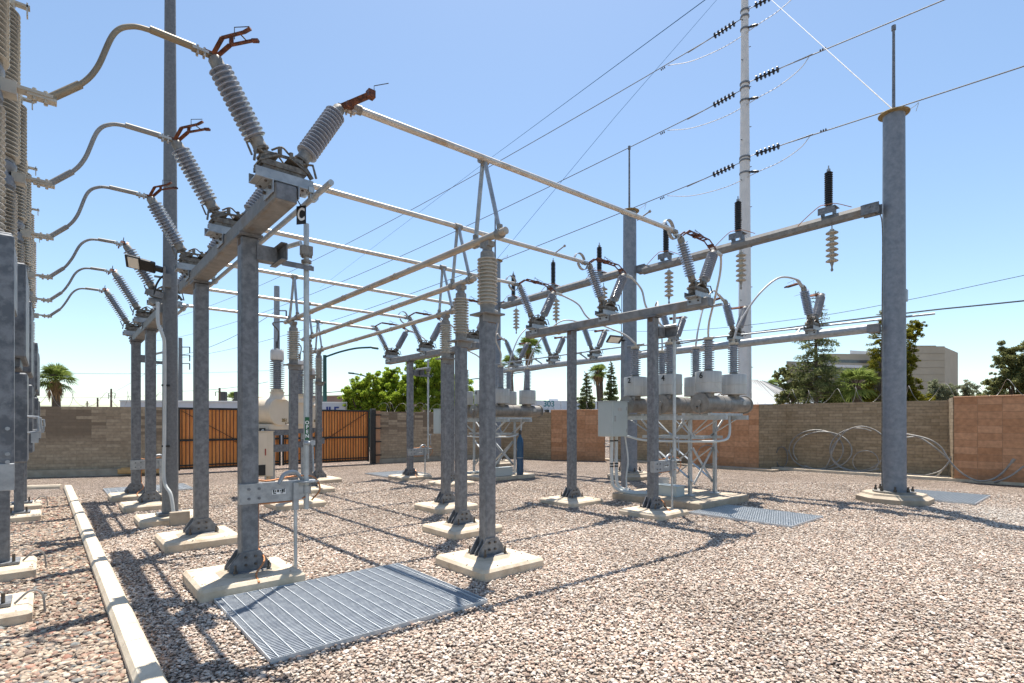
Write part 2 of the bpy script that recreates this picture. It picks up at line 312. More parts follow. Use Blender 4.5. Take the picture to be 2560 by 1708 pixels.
# ------------------------------------------------------------------ ground
def gravel_mat(name, stones=False):
    m = bpy.data.materials.new(name); m.use_nodes = True; n = m.node_tree.nodes; L = m.node_tree.links; b = n['Principled BSDF']
    b.inputs['Roughness'].default_value = .85; b.inputs['Specular IOR Level'].default_value = .3
    tc = n.new('ShaderNodeTexCoord')
    if stones:
        at_ = n.new('ShaderNodeAttribute'); at_.attribute_name = 'Col'
        no = n.new('ShaderNodeTexNoise'); no.inputs['Scale'].default_value = 60; no.inputs['Detail'].default_value = 4; L.new(tc.outputs['Object'], no.inputs[0])
        cr = n.new('ShaderNodeValToRGB'); cr.color_ramp.elements[0].position = .3; cr.color_ramp.elements[0].color = (.75, .75, .75, 1); cr.color_ramp.elements[1].position = .7; cr.color_ramp.elements[1].color = (1.15, 1.15, 1.15, 1)
        L.new(no.outputs[0], cr.inputs[0]); mx = n.new('ShaderNodeMix'); mx.data_type = 'RGBA'; mx.blend_type = 'MULTIPLY'; mx.inputs[0].default_value = 1
        L.new(at_.outputs[0], mx.inputs[6]); L.new(cr.outputs[0], mx.inputs[7]); L.new(mx.outputs[2], b.inputs['Base Color'])
        return m
    nw = n.new('ShaderNodeTexNoise'); nw.inputs['Scale'].default_value = 30; L.new(tc.outputs['Object'], nw.inputs[0])
    mv = n.new('ShaderNodeVectorMath'); mv.operation = 'MULTIPLY_ADD'; mv.inputs[1].default_value = (.02, .02, .02); L.new(nw.outputs['Color'], mv.inputs[0]); L.new(tc.outputs['Object'], mv.inputs[2])
    vo = n.new('ShaderNodeTexVoronoi'); vo.inputs['Scale'].default_value = 27; L.new(mv.outputs[0], vo.inputs[0])
    sp = n.new('ShaderNodeSeparateColor'); L.new(vo.outputs['Color'], sp.inputs[0])
    cr = n.new('ShaderNodeValToRGB'); e = cr.color_ramp.elements
    e[0].position = 0; e[0].color = (.18, .13, .10, 1); e[1].position = 1; e[1].color = (.58, .49, .41, 1)
    for p, c in ((.2, (.32, .24, .18)), (.4, (.44, .345, .27)), (.6, (.52, .42, .34)), (.8, (.38, .315, .265))):
        q = e.new(p); q.color = (*c, 1)
    L.new(sp.outputs[0], cr.inputs[0])
    v2 = n.new('ShaderNodeTexVoronoi'); v2.feature = 'DISTANCE_TO_EDGE'; v2.inputs['Scale'].default_value = 27; L.new(mv.outputs[0], v2.inputs[0])
    mr = n.new('ShaderNodeMapRange'); mr.inputs[1].default_value = .0; mr.inputs[2].default_value = .16; L.new(v2.outputs[0], mr.inputs[0])
    mx = n.new('ShaderNodeMix'); mx.data_type = 'RGBA'; L.new(mr.outputs[0], mx.inputs[0]); mx.inputs[6].default_value = (.085, .065, .052, 1); L.new(cr.outputs[0], mx.inputs[7])
    big = n.new('ShaderNodeTexNoise'); big.inputs['Scale'].default_value = .6; big.inputs['Detail'].default_value = 5; L.new(tc.outputs['Object'], big.inputs[0])
    c2 = n.new('ShaderNodeValToRGB'); c2.color_ramp.elements[0].position = .35; c2.color_ramp.elements[0].color = (.88, .86, .84, 1); c2.color_ramp.elements[1].position = .65; c2.color_ramp.elements[1].color = (1.06, 1.06, 1.07, 1)
    L.new(big.outputs[0], c2.inputs[0]); m2 = n.new('ShaderNodeMix'); m2.data_type = 'RGBA'; m2.blend_type = 'MULTIPLY'; m2.inputs[0].default_value = 1
    L.new(mx.outputs[2], m2.inputs[6]); L.new(c2.outputs[0], m2.inputs[7]); L.new(m2.outputs[2], b.inputs['Base Color'])
    # a third layer of tilt per stone, so far gravel still sparkles light and dark
    bp = n.new('ShaderNodeBump'); bp.inputs['Strength'].default_value = 1; bp.inputs['Distance'].default_value = .035
    hh = n.new('ShaderNodeMath'); hh.operation = 'MULTIPLY_ADD'; hh.inputs[1].default_value = .5; L.new(sp.outputs[1], hh.inputs[0]); L.new(mr.outputs[0], hh.inputs[2])
    L.new(hh.outputs[0], bp.inputs['Height']); L.new(bp.outputs[0], b.inputs['Normal'])
    return m
g = MB(); R_ = 2500
g.quad((-R_, -R_, 0), (R_, -R_, 0), (R_, R_, 0), (-R_, R_, 0))
struct('ground', g, gravel_mat('gravel_ground'))
PADS = []        # (x0, x1, y0, y1) kept free of loose stones
def pad(cx, cy, sx, sy, h, label, rot=0.0, m=None, bev=.03):
    mb = MB(); mb.box((0, 0, h / 2 - .1), (sx, sy, h + .2), Matrix.Rotation(rot, 4, 'Z'), bev)
    PADS.append((cx - sx / 2, cx + sx / 2, cy - sy / 2, cy + sy / 2))
    o = solo('concrete_pad', mb, m or CONC, label, 'concrete pad', 'concrete footings of the steel posts'); o.location = (cx, cy, 0); return o
# kerb: chamfered concrete edging, long run along Y with a short return at its far end
kb = MB()
def kerb_run(p0, p1, wdt=.165):
    p0, p1 = Vector(p0), Vector(p1); d = (p1 - p0); L = d.length; d.normalize(); s = Vector((d.y, -d.x, 0))
    prof = [(-wdt / 2, -.15), (-wdt / 2, .055), (-wdt / 2 + .025, .095), (wdt / 2 - .025, .095), (wdt / 2, .055), (wdt / 2, -.15)]
    n = max(1, round(L / 2.4)); 
    for k in range(n):
        a, b = p0 + d * (L * k / n + .004), p0 + d * (L * (k + 1) / n - .004)
        vs = [tuple(a + s * u + Vector((0, 0, z))) for u, z in prof] + [tuple(b + s * u + Vector((0, 0, z))) for u, z in prof]
        kb.add(vs, [(5, 4, 3, 2, 1, 0), (6, 7, 8, 9, 10, 11)] + [(i, i + 1, i + 7, i + 6) for i in range(5)])
kerb_run((.50, 2.2, 0), (.355, 17.75, 0)); kerb_run((.235, 18.0, 0), (-3.5, 19.5, 0), .15)
solo('kerb', kb, KERB, 'long chamfered concrete kerb dividing the two gravel areas at left', 'kerb')
# ------------------------------------------------------------------ posts with bolted shoes
GROUT = []
def shoe(mb, x, y, z, wd, bolts):
    """base plate, four trapezoid gussets, anchor bolts"""
    mb.box((x, y, z + .012), (wd + .2, wd + .2, .024))
    gr = MB(); gr.lathe([(wd + .17, z - .02), (wd + .14, z + .002), (wd * .5 + .17, z + .02)], 8, Matrix.Translation((x, y, 0)) @ Matrix.Rotation(PI / 8, 4, 'Z'), smooth=False); GROUT.append(gr)
    t = .014; h = .195; a = wd / 2 + .0; tr = [(-a - .12, 0), (a + .12, 0), (a + .12, .035), (a + .01, h), (-a - .01, h), (-a - .12, .05)]
    for k in range(4):
        M = Matrix.Translation((x, y, z + .024)) @ Matrix.Rotation(k * PI / 2, 4, 'Z') @ Matrix.Translation((0, -a - .001, 0)) @ Matrix.Rotation(PI / 2, 4, 'X')
        if k % 2 == 0:
            mb.prism(tr, t, M)
            for i in (-1, 1):
                for j in (.06, .14):
                    p = M @ Vector((i * wd * .28, j, t)); q = M @ Vector((i * wd * .28, j, t + .018)); bolts.cyl(p, q, .014, n=6)
        else:
            tri = [(-.006, 0), (.006, 0), (.006, h * .9), (-.006, h * .9)]
            M2 = Matrix.Translation((x, y, z + .024)) @ Matrix.Rotation(k * PI / 2, 4, 'Z') @ Matrix.Translation((0, -a - .002, 0))
            mb.prism([(0, 0), (.11, 0), (.11, .03), (0, h * .9)], .014, M2 @ Matrix.Rotation(-PI / 2, 4, 'Z') @ Matrix.Rotation(PI / 2, 4, 'X') @ Matrix.Translation((0, 0, -.007)))
    for i in (-1, 1):
        for j in (-1, 1):
            px, py = x + i * (wd / 2 + .075), y + j * (wd / 2 + .075)
            bolts.cyl((px, py, z + .02), (px, py, z + .11), .011, n=8); bolts.cyl((px, py, z + .024), (px, py, z + .05), .02, n=6)
def post_mesh(mb, x, y, z0, z1, wd): mb.box((x, y, (z0 + z1) / 2), (wd, wd, z1 - z0), None, .012)
# ------------------------------------------------------------------ switch stands (beam on two posts)
def stand(label, bx, y0, y1, zb0, zb1, posts, wd=.17, bw=.20, bh=.165):
    t = thing('switch_stand', label, 'steel stand', (bx, (y0 + y1) / 2, 0), 'beam stands carrying the disconnect switches')
    mb = MB(); m, L = align((bx, y0, zb0 + bh / 2), (bx, y1, zb1 + bh / 2)); mb.box((0, 0, L / 2), (bw, bh, L), m, .016)
    beam = obj('beam', mb, GALVB, t)
    e = MB(); m2, _ = align((bx, y0 - .003, zb0 + bh / 2), (bx, y0, zb0 + bh / 2)); e.box((0, 0, 0), (bw * .86, bh * .86, .006), m2, .002); obj('beam_plug', e, GALV, beam)
    for (px, py, zp) in posts:
        zt = zb0 + (zb1 - zb0) * (py - y0) / (y1 - y0)
        p = MB(); post_mesh(p, px, py, zp + .02, zt - .03, wd); p.box((px, py, zt - .014), (wd + .06, wd + .09, .026)); o = obj('post', p, GALV, t)
        s, b = MB(), MB(); shoe(s, px, py, zp, wd, b); sh_ = obj('base_shoe', s, GALV, o); obj('grout_mound', GROUT.pop(), CONCD, sh_); obj('bolt', b, DARKM, o)
        r = MB(); r.box((px + .002, py, zt - .075), (wd + .008, wd * .7, .09), None, .01); obj('rusty_saddle', r, mat_saddle, o)
    return t
mat_saddle = mat('rust_stained_saddle', (.07, .045, .03), (.17, .11, .065), 14, .8)
pad(1.55, 6.10, .98, .92, .13, 'front concrete pad under nearest left post, its edge touching the big grating')
pad(1.58, 8.55, .92, .95, .13, 'concrete pad under the second left post, behind the nearest one')
pad(1.56, 10.72, .95, .85, .12, 'concrete pad under the tall round lamp mast, with a pull box at its corner')
pad(1.50, 12.65, .92, .85, .12, 'concrete pad of third square post, just behind the round mast')
pad(1.44, 14.50, .92, .85, .12, 'farthest concrete pad of left row, beside the small blue-grey grating')
stand('near left beam stand with letter C plate at its end', 1.6, 4.92, 9.55, 3.672, 3.688, [(1.59, 6.10, .13), (1.62, 8.58, .13)])
stand('far left beam stand partly hidden behind the round mast', 1.52, 10.75, 15.3, 3.56, 3.53, [(1.51, 12.65, .12), (1.46, 14.52, .12)])
pad(8.30, 7.65, .95, .98, .10, 'concrete pad under left post of right stand, alone in open gravel')
pad(8.38, 5.68, .92, .92, .10, 'concrete pad beside right grating, under post with OPEN-type pipe gear')
pad(8.25, 14.20, 1.0, .95, .10, 'small far concrete pad standing on edge of bluish grating')
pad(8.25, 12.0, .95, .9, .10, 'low pad seen between the middle insulator posts, half hidden')
stand('near right beam stand in front of the pole with numbers 2, 4, 6 breaker', 8.50, 4.62, 9.2, 3.67, 3.67, [(8.40, 7.72, .10), (8.47, 5.75, .10)], wd=.16)
stand('far middle beam stand against the bright green trees', 8.22, 10.75, 15.55, 3.57, 3.56, [(8.22, 14.15, .10), (8.22, 12.0, .10)], wd=.16)
# ------------------------------------------------------------------ insulators
def shed_profile(L, r, rc, n, cap0, cap1, thin=True):
    """profile from z=cap0 to L-cap1: core rc, n sheds of radius r"""
    prof = []; h = (L - cap0 - cap1) / n; a = .16 if thin else .24
    for k in range(n):
        z = cap0 + k * h
        prof += [(rc, z), (rc, z + h * (.46 - a)), (r * .9, z + h * (.5 - a * .8)), (r * .985, z + h * (.5 - a * .55)), (r, z + h * .5), (r * .985, z + h * (.5 + a * .55)), (r * .9, z + h * (.5 + a)), (rc * 1.02, z + h * (.66 + a * .8))]
    prof.append((rc, L - cap1)); return prof
def insulator(parent, p0, p1, r, rc, n, m, c0=.09, c1=.08, rcap=.065, name='insulator', seg=28, capm=None):
    M, L = align(p0, p1); b = MB(); b.lathe(shed_profile(L, r, rc, n, c0, c1), seg, M); o = obj(name, b, m, parent)
    c = MB(); c.lathe([(rcap * .8, 0), (rcap * 1.05, .012), (rcap * 1.05, .03), (rcap, c0 * .5), (rcap * 1.08, c0), (rc, c0 + .004)], 20, M)
    c.lathe([(rc, L - c1 - .004), (rcap, L - c1), (rcap * .98, L - .02), (rcap * .75, L)], 20, M); obj('end_cap', c, capm or CAST, o)
    return o
# ------------------------------------------------------------------ V disconnect switches
def vswitch(kind, label, loc, side=1):
    """origin on the beam top; the V opens in the X-Z plane"""
    t = thing('disconnect_switch', label, 'disconnect switch', (0, 0, 0), 'V-shaped disconnect switches')
    b = MB()
    for y in (-.105, .105): b.box((0, y, .055), (.50, .012, .085)); 
    b.box((0, 0, .016), (.50, .21, .012))
    gb_ = MB(); gb_.prism([(-.17, 0), (.17, 0), (.03, .10), (-.03, .10)], .012, Matrix.Translation((0, .10, .06)) @ Matrix.Rotation(PI / 2, 4, 'X')); gb_.box((0, 0, .06), (.40, .17, .05))
    for sx in (-1, 1):                                 # inclined bearing plates
        M = Matrix.Translation((sx * .125, 0, .105)) @ Matrix.Rotation(sx * math.radians(30), 4, 'Y'); gb_.box((0, 0, 0), (.20, .19, .014), M); gb_.box((0, 0, .02), (.11, .13, .03), M)
    obj('base_channel', b, GALVN, t)
    a = MB()                                           # white angle clamps either side of the beam
    for sx in (-1, 1):
        a.box((sx * .112, 0, -.045), (.010, .26, .12)); a.box((sx * .15, 0, .006), (.085, .26, .009))
    cl = obj('clamp_angle', a, GALVN, t)
    hb = MB()
    for sx in (-1, 1):
        for y in (-.08, .08): hb.cyl((sx * .115, y, -.05), (sx * .14, y, -.05), .017, n=6); hb.cyl((sx * .16, y, -.01), (sx * .16, y, .03), .012, n=6)
    obj('bolt', hb, DARKM, cl)
    h = gb_
    for sx in (-1, 1):                                 # bearing stubs under the insulators
        ax = Vector((sx * .5, 0, .866)); p = Vector((sx * .128, 0, .105))
        h.cyl(p, p + ax * .10, .038, n=14); h.cyl(p + ax * .03, p + ax * .045, .075, n=14); h.cyl(p + ax * .085, p + ax * .105, .07, n=14)
        h.tube([p + ax * .04 + Vector((0, -.05, 0)), p + ax * .04 + Vector((sx * .10, -.10, 0)), p + Vector((sx * .14, -.13, -.09))], .011)
    h.tube(curve([(-.10, -.04, .19), (-.02, -.07, .23), (.05, -.06, .19), (.13, -.04, .18)], 4), .009)   # linkage
    h.bar((-.17, -.06, .15), (.17, -.06, .16), .025, .014); h.tube([(-.13, .06, .18), (-.02, .09, .24), (.05, .09, .16), (.14, .06, .2)], .010); h.cyl((.19, -.07, .10), (.25, -.07, .02), .022, n=8); h.cyl((-.04, -.08, .14), (-.04, -.08, .21), .02, n=8); h.cyl((.06, -.08, .15), (.06, -.08, .20), .018, n=8); h.cyl((-.20, -.05, .10), (-.13, -.05, .16), .018)
    h.tube([(-.24, -.02, .24), (-.30, -.02, .2), (-.26, -.03, .10)], .010)
    h.v = [(a_, b_, c_ + .11) for a_, b_, c_ in h.v]; h.box((0, 0, .13), (.36, .15, .09)); h.box((0, 0, .10), (.47, .05, .04)); obj('bearing_gear', h, GEAR, t)
    tops = []
    for sx in (-1, 1):
        ax = Vector((sx * .5, 0, .866)); p = Vector((sx * .128, 0, .215)) + ax * .10
        q = p + ax * .75; insulator(t, p, q, .098, .050, 14, PORC, .085, .085, .058); tops.append(q)
    cu, hn = MB(), MB(); tl, tr = tops
    def strap(mb, pts, off, w_=.035):
        for i in range(len(pts) - 1): mb.bar(Vector(pts[i]) + Vector(off), Vector(pts[i + 1]) + Vector(off), .007, w_)
    if kind == 'closed':
        pk = .24
        path = [tl + Vector((.0, 0, .02)), tl + Vector((.20, 0, pk * .62)), tr + Vector((-.24, 0, pk * .58)), tr + Vector((0, 0, .02))]
        for y in (-.05, .05):
            for i in range(3): cu.bar(path[i] + Vector((0, y, 0)), path[i + 1] + Vector((0, y, 0)), .026, .008)
        for f in (.1, .3, .45, .55, .72, .9): 
            c = path[1].lerp(path[2], f); cu.box(tuple(c), (.028, .10, .02))
        cu.box(tuple(path[1].lerp(path[2], .5)), (.09, .13, .04)); cu.box(tuple(path[2].lerp(path[3], .55)), (.05, .10, .05))
        c = path[1].lerp(path[2], .4); hn.tube([c, c + Vector((0, 0, .09)), c + Vector((.28, 0, .05))], .004, 6)
        hn.tube([c + Vector((.15, .03, 0)), c + Vector((.15, .03, .06)), c + Vector((.05, .03, .12))], .004, 6)
    else:
        d = Vector((.62, -.78, .12)) if kind == 'open_near' else Vector((-.05, 1, -.1))
        d.normalize(); up = Vector((0, 0, 1)); s = d.cross(up).normalized()
        for k in (-1, 1):                              # jaw: two fingers off the left insulator
            q0 = tl + s * .015 * k; q1 = tl + d * .12 + s * .045 * k + up * .10; q2 = tl + d * .33 + s * .05 * k + up * .09
            cu.bar(q0, q1, .035, .008); cu.bar(q1, q2, .012, .03); cu.bar(q2, q2 + d * .06 + up * (.015 * k), .02, .03)
        cu.box(tuple(tl + d * .17 + up * .10), (.03, .03, .05)); hn.tube([tl + d * .2 + up * .1, tl + d * .2 + up * .2, tl + d * .34 + up * .17], .004, 6)
        hn.tube([tl + d * .28 + up * .1 + s * .05, tl + d * .28 + up * .1 - s * .05], .006, 6)
        ln = .36 if kind == 'open_near' else .46       # folded blade off the right insulator
        cu.bar(tr, tr + d * ln * .85 + up * .05, .055, .03); cu.box(tuple(tr + d * ln * .9 + up * .055), (.07, .07, .07)); cu.box(tuple(tr + d * .1), (.07, .06, .05))
        hn.tube([tr + d * ln + up * .08, tr + d * ln + up * .13, tr + d * (ln + .15) + up * .12], .004, 6)
    cu.box(tuple(tl + Vector((-.02, 0, .01))), (.10, .06, .03)); cu.box(tuple(tr + Vector((.02, 0, .01))), (.10, .06, .03))
    bl = obj('blade', cu, COPPER, t); obj('arcing_horn', hn, DARKM, t)
    tm = MB()
    for q, sx in ((tl, -1), (tr, 1)):
        tm.box((q.x + sx * .10, 0, q.z + .005), (.12, .065, .022)); 
        for i in (.07, .12):
            for y in (-.02, .02): tm.cyl((q.x + sx * i, y, q.z - .035), (q.x + sx * i, y, q.z + .035), .010, n=6)
    obj('terminal_pad', tm, ALU, t)
    t.location = loc
    return t
VT = .96            # insulator top above beam top (approx.)
s1 = vswitch('open_near', 'nearest and largest V switch, open, at top left above the C plate', (1.6, 5.05, 3.838))
dup(s1, (1.6, 6.86, 3.844), 'second V switch on near left beam, right behind the largest one')
dup(s1, (1.6, 8.82, 3.852), 'third V switch on near left beam, its left arm crossing the round mast')
s2 = vswitch('open_far', 'V switch of far left beam nearest the mast, behind the black lamp head', (1.52, 11.0, 3.724))
dup(s2, (1.52, 13.1, 3.71), 'middle V switch on the far left beam, against clear sky')
dup(s2, (1.52, 15.05, 3.697), 'leftmost and farthest V switch on the far left beam')
s3 = vswitch('closed', 'closed V switch at right end of the right stand, below black arresters', (8.5, 4.86, 3.836))
dup(s3, (8.5, 6.85, 3.836), 'closed V switch in middle of the right stand, left of the slim round pole')
dup(s3, (8.5, 8.9, 3.836), 'closed V switch at left end of right stand, next to the nearest tan insulator column')
dup(s3, (8.22, 11.0, 3.735), 'closed V switch on far middle beam almost hidden behind the nearest insulator column')
dup(s3, (8.22, 13.25, 3.73), 'closed V switch in middle of far beam, above the green trees')
dup(s3, (8.22, 15.3, 3.726), 'closed V switch at left end of far beam, left of the green trees')
for i, (y, lb) in enumerate(((4.77, 'rightmost V switch on the low round crossbeam, in front of a tall pine'), (6.62, 'V switch on low crossbeam beside the white transmission pole'), (8.45, 'V switch on low crossbeam behind the bushing cans marked 4 and 6'),
                             (11.35, 'V switch on low crossbeam between slim round pole and left post of right stand'), (13.25, 'V switch on low crossbeam directly under the left half of right stand'), (15.2, 'V switch on low crossbeam in front of two tall palms'))):
    dup(s2, (13.45, y, 3.825), lb)
# letter plates
ph = thing('phase_plate', 'black plate with a white letter C hanging at end of near left beam', 'sign', (1.76, 5.05, 3.66), 'phase letter plates under the left beams')
b = MB(); b.box((0, 0, 0), (.10, .004, .17), Matrix.Translation((1.76, 5.0, 3.62)) @ Matrix.Rotation(math.radians(-55), 4, 'Z')); b.cyl((1.76, 5.0, 3.70), (1.72, 5.05, 3.80), .006, n=6); obj('plate', b, INK, ph)
text('letter', 'C', .16, (1.76 - .0025 * .819, 5.0 - .0025 * .574, 3.62), (-.819, -.574, 0), WHITE, ph, th=.001, xs=.7, bold=.004)
for (y, lb, x, z) in ((7.1, 'black letter plate seen edge on under middle of near left beam', 1.76, 3.66), (9.2, 'small black plate hanging under the far end of near left beam', 1.76, 3.66), (14.9, 'tiny black plate hanging below the far left beam end', 1.44, 3.48)):
    b = MB(); b.box((x, y, z - .02), (.10, .004, .16), Matrix.Translation((x, y, 0)) @ Matrix.Rotation(PI / 2 - .05, 4, 'Z') @ Matrix.Translation((-x, -y, 0))); b.cyl((x, y, z + .05), (x - .03, y, z + .12), .006, n=6)
    solo('phase_plate', b, INK, lb, 'sign', 'phase letter plates under the left beams')
# ------------------------------------------------------------------ bus supports
def bus_support(label, x, y, ztop, padz, zins, apex, ybus, zbus):
    t = thing('bus_support', label, 'insulator post', (x, y, 0), 'square posts carrying a tan insulator column')
    p = MB(); post_mesh(p, x, y, padz + .02, ztop - .02, .15); o = obj('post', p, GALV, t)
    s, b = MB(), MB(); shoe(s, x, y, padz, .15, b); sh_ = obj('base_shoe', s, GALV, o); obj('grout_mound', GROUT.pop(), CONCD, sh_); obj('bolt', b, DARKM, o)
    c = MB(); c.box((x, y, ztop - .008), (.30, .30, .02)); c.box((x, y - .078, ztop - .06), (.26, .008, .09)); obj('top_plate', c, GALVB, o)
    r = MB(); r.box((x + .01, y, ztop - .075), (.145, .152, .10), None, .01); obj('rusty_saddle', r, mat_saddle, o)
    insulator(t, (x, y, ztop + .005), (x, y, zins), .122, .082, 13, PORCT, .10, .085, .085, seg=32)
    k = MB(); k.cyl((x, y, zins), (x, y, zins + .05), .06, n=14); k.box((x, y, zins + .075), (.10, .16, .06)); k.cyl((x, y, zins + .03), (x, y, zins + .2), .012, n=8); obj('bus_clamp', k, CAST, t)
    return t
LOW = [((3.93, 4.62), (3.72, 11.5), 3.89, 3.79), ((4.84, 6.42), (4.78, 13.5), 3.87, 3.77), ((5.85, 8.36), (5.78, 15.45), 3.84, 3.74)]
Q = [(3.94, 4.98), (4.84, 6.78), (5.86, 8.72)]; RR = [(3.73, 11.04), (4.78, 13.08), (5.78, 15.03)]
pn = ('near', 'second', 'third')
pad(3.92, 4.92, .92, .95, .12, 'isolated concrete pad right of the big grating, under the nearest insulator post')
pad(4.82, 6.72, .92, .90, .12, 'concrete pad of the second middle insulator post, behind the nearest one')
pad(5.84, 8.68, .92, .90, .12, 'concrete pad of the third middle insulator post, left of the second')
pad(3.75, 11.0, .95, .9, .12, 'concrete pad behind the channel with the sticker, under left-hand insulator post')
pad(4.80, 13.05, .92, .9, .12, 'small concrete pad partly behind the OPEN pipe')
pad(5.80, 15.0, .95, .9, .12, 'concrete pad of rearmost insulator post in front of the gate')
ql = ('nearest tan insulator post standing alone in the middle', 'second tan insulator post, just left of the nearest', 'third tan insulator post, left of the second')
rl = ('tan insulator post right of the cream tank, overlapping it', 'insulator post hidden behind the OPEN pipe', 'rearmost tan insulator post in front of the orange gate')
for i in range(3):
    bus_support(ql[i], *Q[i], 2.99 - .02 * i, .12, 3.74 - .02 * i, None, 0, 0)
    bus_support(rl[i], *RR[i], 2.87 - .01 * i, .12, 3.63 - .01 * i, None, 0, 0)
for i, ((x0, y0), (x1, y1), z0, z1) in enumerate(LOW):
    b = MB(); m, L = align((x0, y0, z0), (x1, y1, z1)); b.lathe([(.034, 0), (.043, .004), (.043, L), (.034, L)], 18, m)
    for f in (.35, .6, .8): b.lathe([(.043, L * f), (.050, L * f + .004), (.050, L * f + .03), (.043, L * f + .034)], 18, m)
    tag(obj('low_bus_pipe', b, ALUB), ('nearest low bus pipe, running back from the nearest insulator post', 'middle low bus pipe, running back from the second insulator post', 'farthest low bus pipe, running back from the third insulator post')[i], 'bus pipe', 'low bus pipes between the insulator posts')
BUS = [(5.05, 4.84, 4.88), (6.86, 4.74, 4.80), (8.82, 4.70, 4.78), (11.0, 4.64, 4.66), (13.12, 4.60, 4.63), (15.1, 4.56, 4.60)]
bl = ('nearest high bus pipe, starting from the largest V switch', 'second high bus pipe from the front', 'third high bus pipe from the front, passing above the tall pipe bracket', 'fourth high bus pipe from the front', 'fifth high bus pipe from the front, ending in a ring clamp over the far beam', 'farthest and lowest-looking high bus pipe')
for i, (y, z0, z1) in enumerate(BUS):
    t = thing('bus_pipe', bl[i], 'bus pipe', (2.3, y, z0), 'high bus pipes from the left switches to the right ones')
    xe = 7.78 if i < 3 else 7.52
    y1 = (4.9, 6.86, 8.88, 11.0, 13.2, 15.25)[i]
    b = MB(); b.cyl((2.30, y, z0), (xe, y1, z1), .036, n=18); obj('pipe', b, ALU, t)
    c = MB(); m, L = align((2.30, y, z0), (xe, y1, z1)); c.lathe([(.036, -.03), (.047, -.025), (.047, .07), (.036, .075)], 18, m); c.box((2.25, y, z0 - .005), (.12, .06, .03)); obj('end_clamp', c, CAST, t)
    e = MB(); e.box((xe + .04, y1, z1 - .01), (.14, .07, .05))
    for q in (-.03, .03): e.cyl((xe + .06 + q, y1 - .05, z1 - .03), (xe + .06 + q, y1 + .05, z1 - .03), .012, n=6)
    obj('end_lug', e, CAST, t)
    if i in (0, 1, 2, 4):                              # flexible expansion loops round the pipe end
        r = MB()
        for sgn in (-1, 1):
            pts = [Vector((xe - .05 + .15 * math.cos(q), y1 + sgn * .045, z1 + .17 * math.sin(q))) for q in (np.linspace(.35, PI - .35, 11) * sgn)]
            for k in range(10): r.bar(pts[k], pts[k + 1], .010, .06)
        obj('expansion_strap', r, GALVN, t)
    if i < 3:
        s = MB(); f = .86; x = 2.3 + (xe - 2.3) * f; z = z0 + (z1 - z0) * f; s.cyl((x, y, z + .02), (x + .02, y - .22, z + .10), .011, n=8); s.cyl((x + .02, y - .21, z + .095), (x + .02, y - .235, z + .105), .022, n=8); obj('ground_stud', s, CAST, t)
    # A-frame riser standing on the low bus
    (x0, y0), (x1, yb), l0, l1 = LOW[i % 3]; px, py = (Q[i] if i < 3 else RR[i - 3]); zl = l0 if i < 3 else l1
    zt = z0 + (z1 - z0) * (px - 2.3) / (xe - 2.3)
    r = MB(); kk = MB()
    for sgn in (-1, 1):
        yb = py + sgn * .23; pb = (px, yb, zl + .03); pt = (px, y + sgn * .02, zt - .02)
        r.cyl(pb, pt, .026, n=12); kk.cyl((px, yb, zl - .05), (px, yb, zl + .10), .036, n=12); kk.cyl((px, yb - .04, zl), (px, yb + .04, zl), .06, n=14)
    kk.cyl((px - .06, y, zt), (px + .06, y, zt), .05, n=14); kk.cyl((px, y, zt - .07), (px, y, zt), .04)
    a = thing('bus_riser', ('tallest A-shaped riser, above the nearest insulator post', 'A-shaped riser above the second insulator post', 'A-shaped riser above the third insulator post', 'A-shaped riser above the post by the cream tank', 'A-shaped riser mostly hidden behind the OPEN pipe', 'smallest A-shaped riser, above the rearmost insulator post')[i], 'bus riser', (px, py, zl), 'A-shaped risers from low to high bus pipes')
    obj('strut', r, GALVN, a); obj('clamp', kk, CAST, a)
# ------------------------------------------------------------------ round poles and the crossbeams
def round_pole(label, x, y, h, r0, r1, padz, flange=True, rod=2.0):
    t = thing('steel_pole', label, 'steel pole', (x, y, 0), 'round steel poles of the crossbeam frame')
    b = MB(); b.lathe([(r0, padz), (r0 * .98, 1.5), (r1, h)], 40, Matrix.Translation((x, y, 0))); o = obj('shaft', b, POLEG, t)
    f = MB(); f.lathe([(r0 + .16, padz), (r0 + .16, padz + .04), (r0 + .01, padz + .045)], 28, Matrix.Translation((x, y, 0))); obj('base_plate', f, CAST, t)
    bo = MB()
    for k in range(8):
        a = k * PI / 4 + .3; px, py = x + (r0 + .10) * math.cos(a), y + (r0 + .10) * math.sin(a); bo.cyl((px, py, padz + .03), (px, py, padz + .15), .018, n=8); bo.cyl((px, py, padz + .04), (px, py, padz + .09), .032, n=6)
    obj('anchor_bolt', bo, DARKM, t)
    c = MB(); c.lathe([(r1 + .004, h - .03), (r1 + .085, h - .012), (r1 + .09, h), (r1 + .085, h + .012)], 32, Matrix.Translation((x, y, 0)), smooth=False); obj('top_flange', c, RUSTG, t)
    rd = MB(); rd.cyl((x - .02, y, h), (x - .02, y, h + rod), .032, .026, 10); rd.cyl((x - .02, y, h + rod - .02), (x - .02, y, h + rod + .08), .042, n=10); obj('lightning_rod', rd, GALV, t)
    l = MB(); l.tube(curve([(x + r1 * .7, y - r1 * .7, h + .02), (x + r1 + .1, y - r1 - .1, h + .16), (x + r1 + .14, y - r1 - .16, h + .22), (x + r1 + .12, y - r1 - .12, h + .05)], 6), .006, 6); obj('ground_loop', l, CABLEW, t)
    return t
XH = 13.5; PR = (.226, .200)
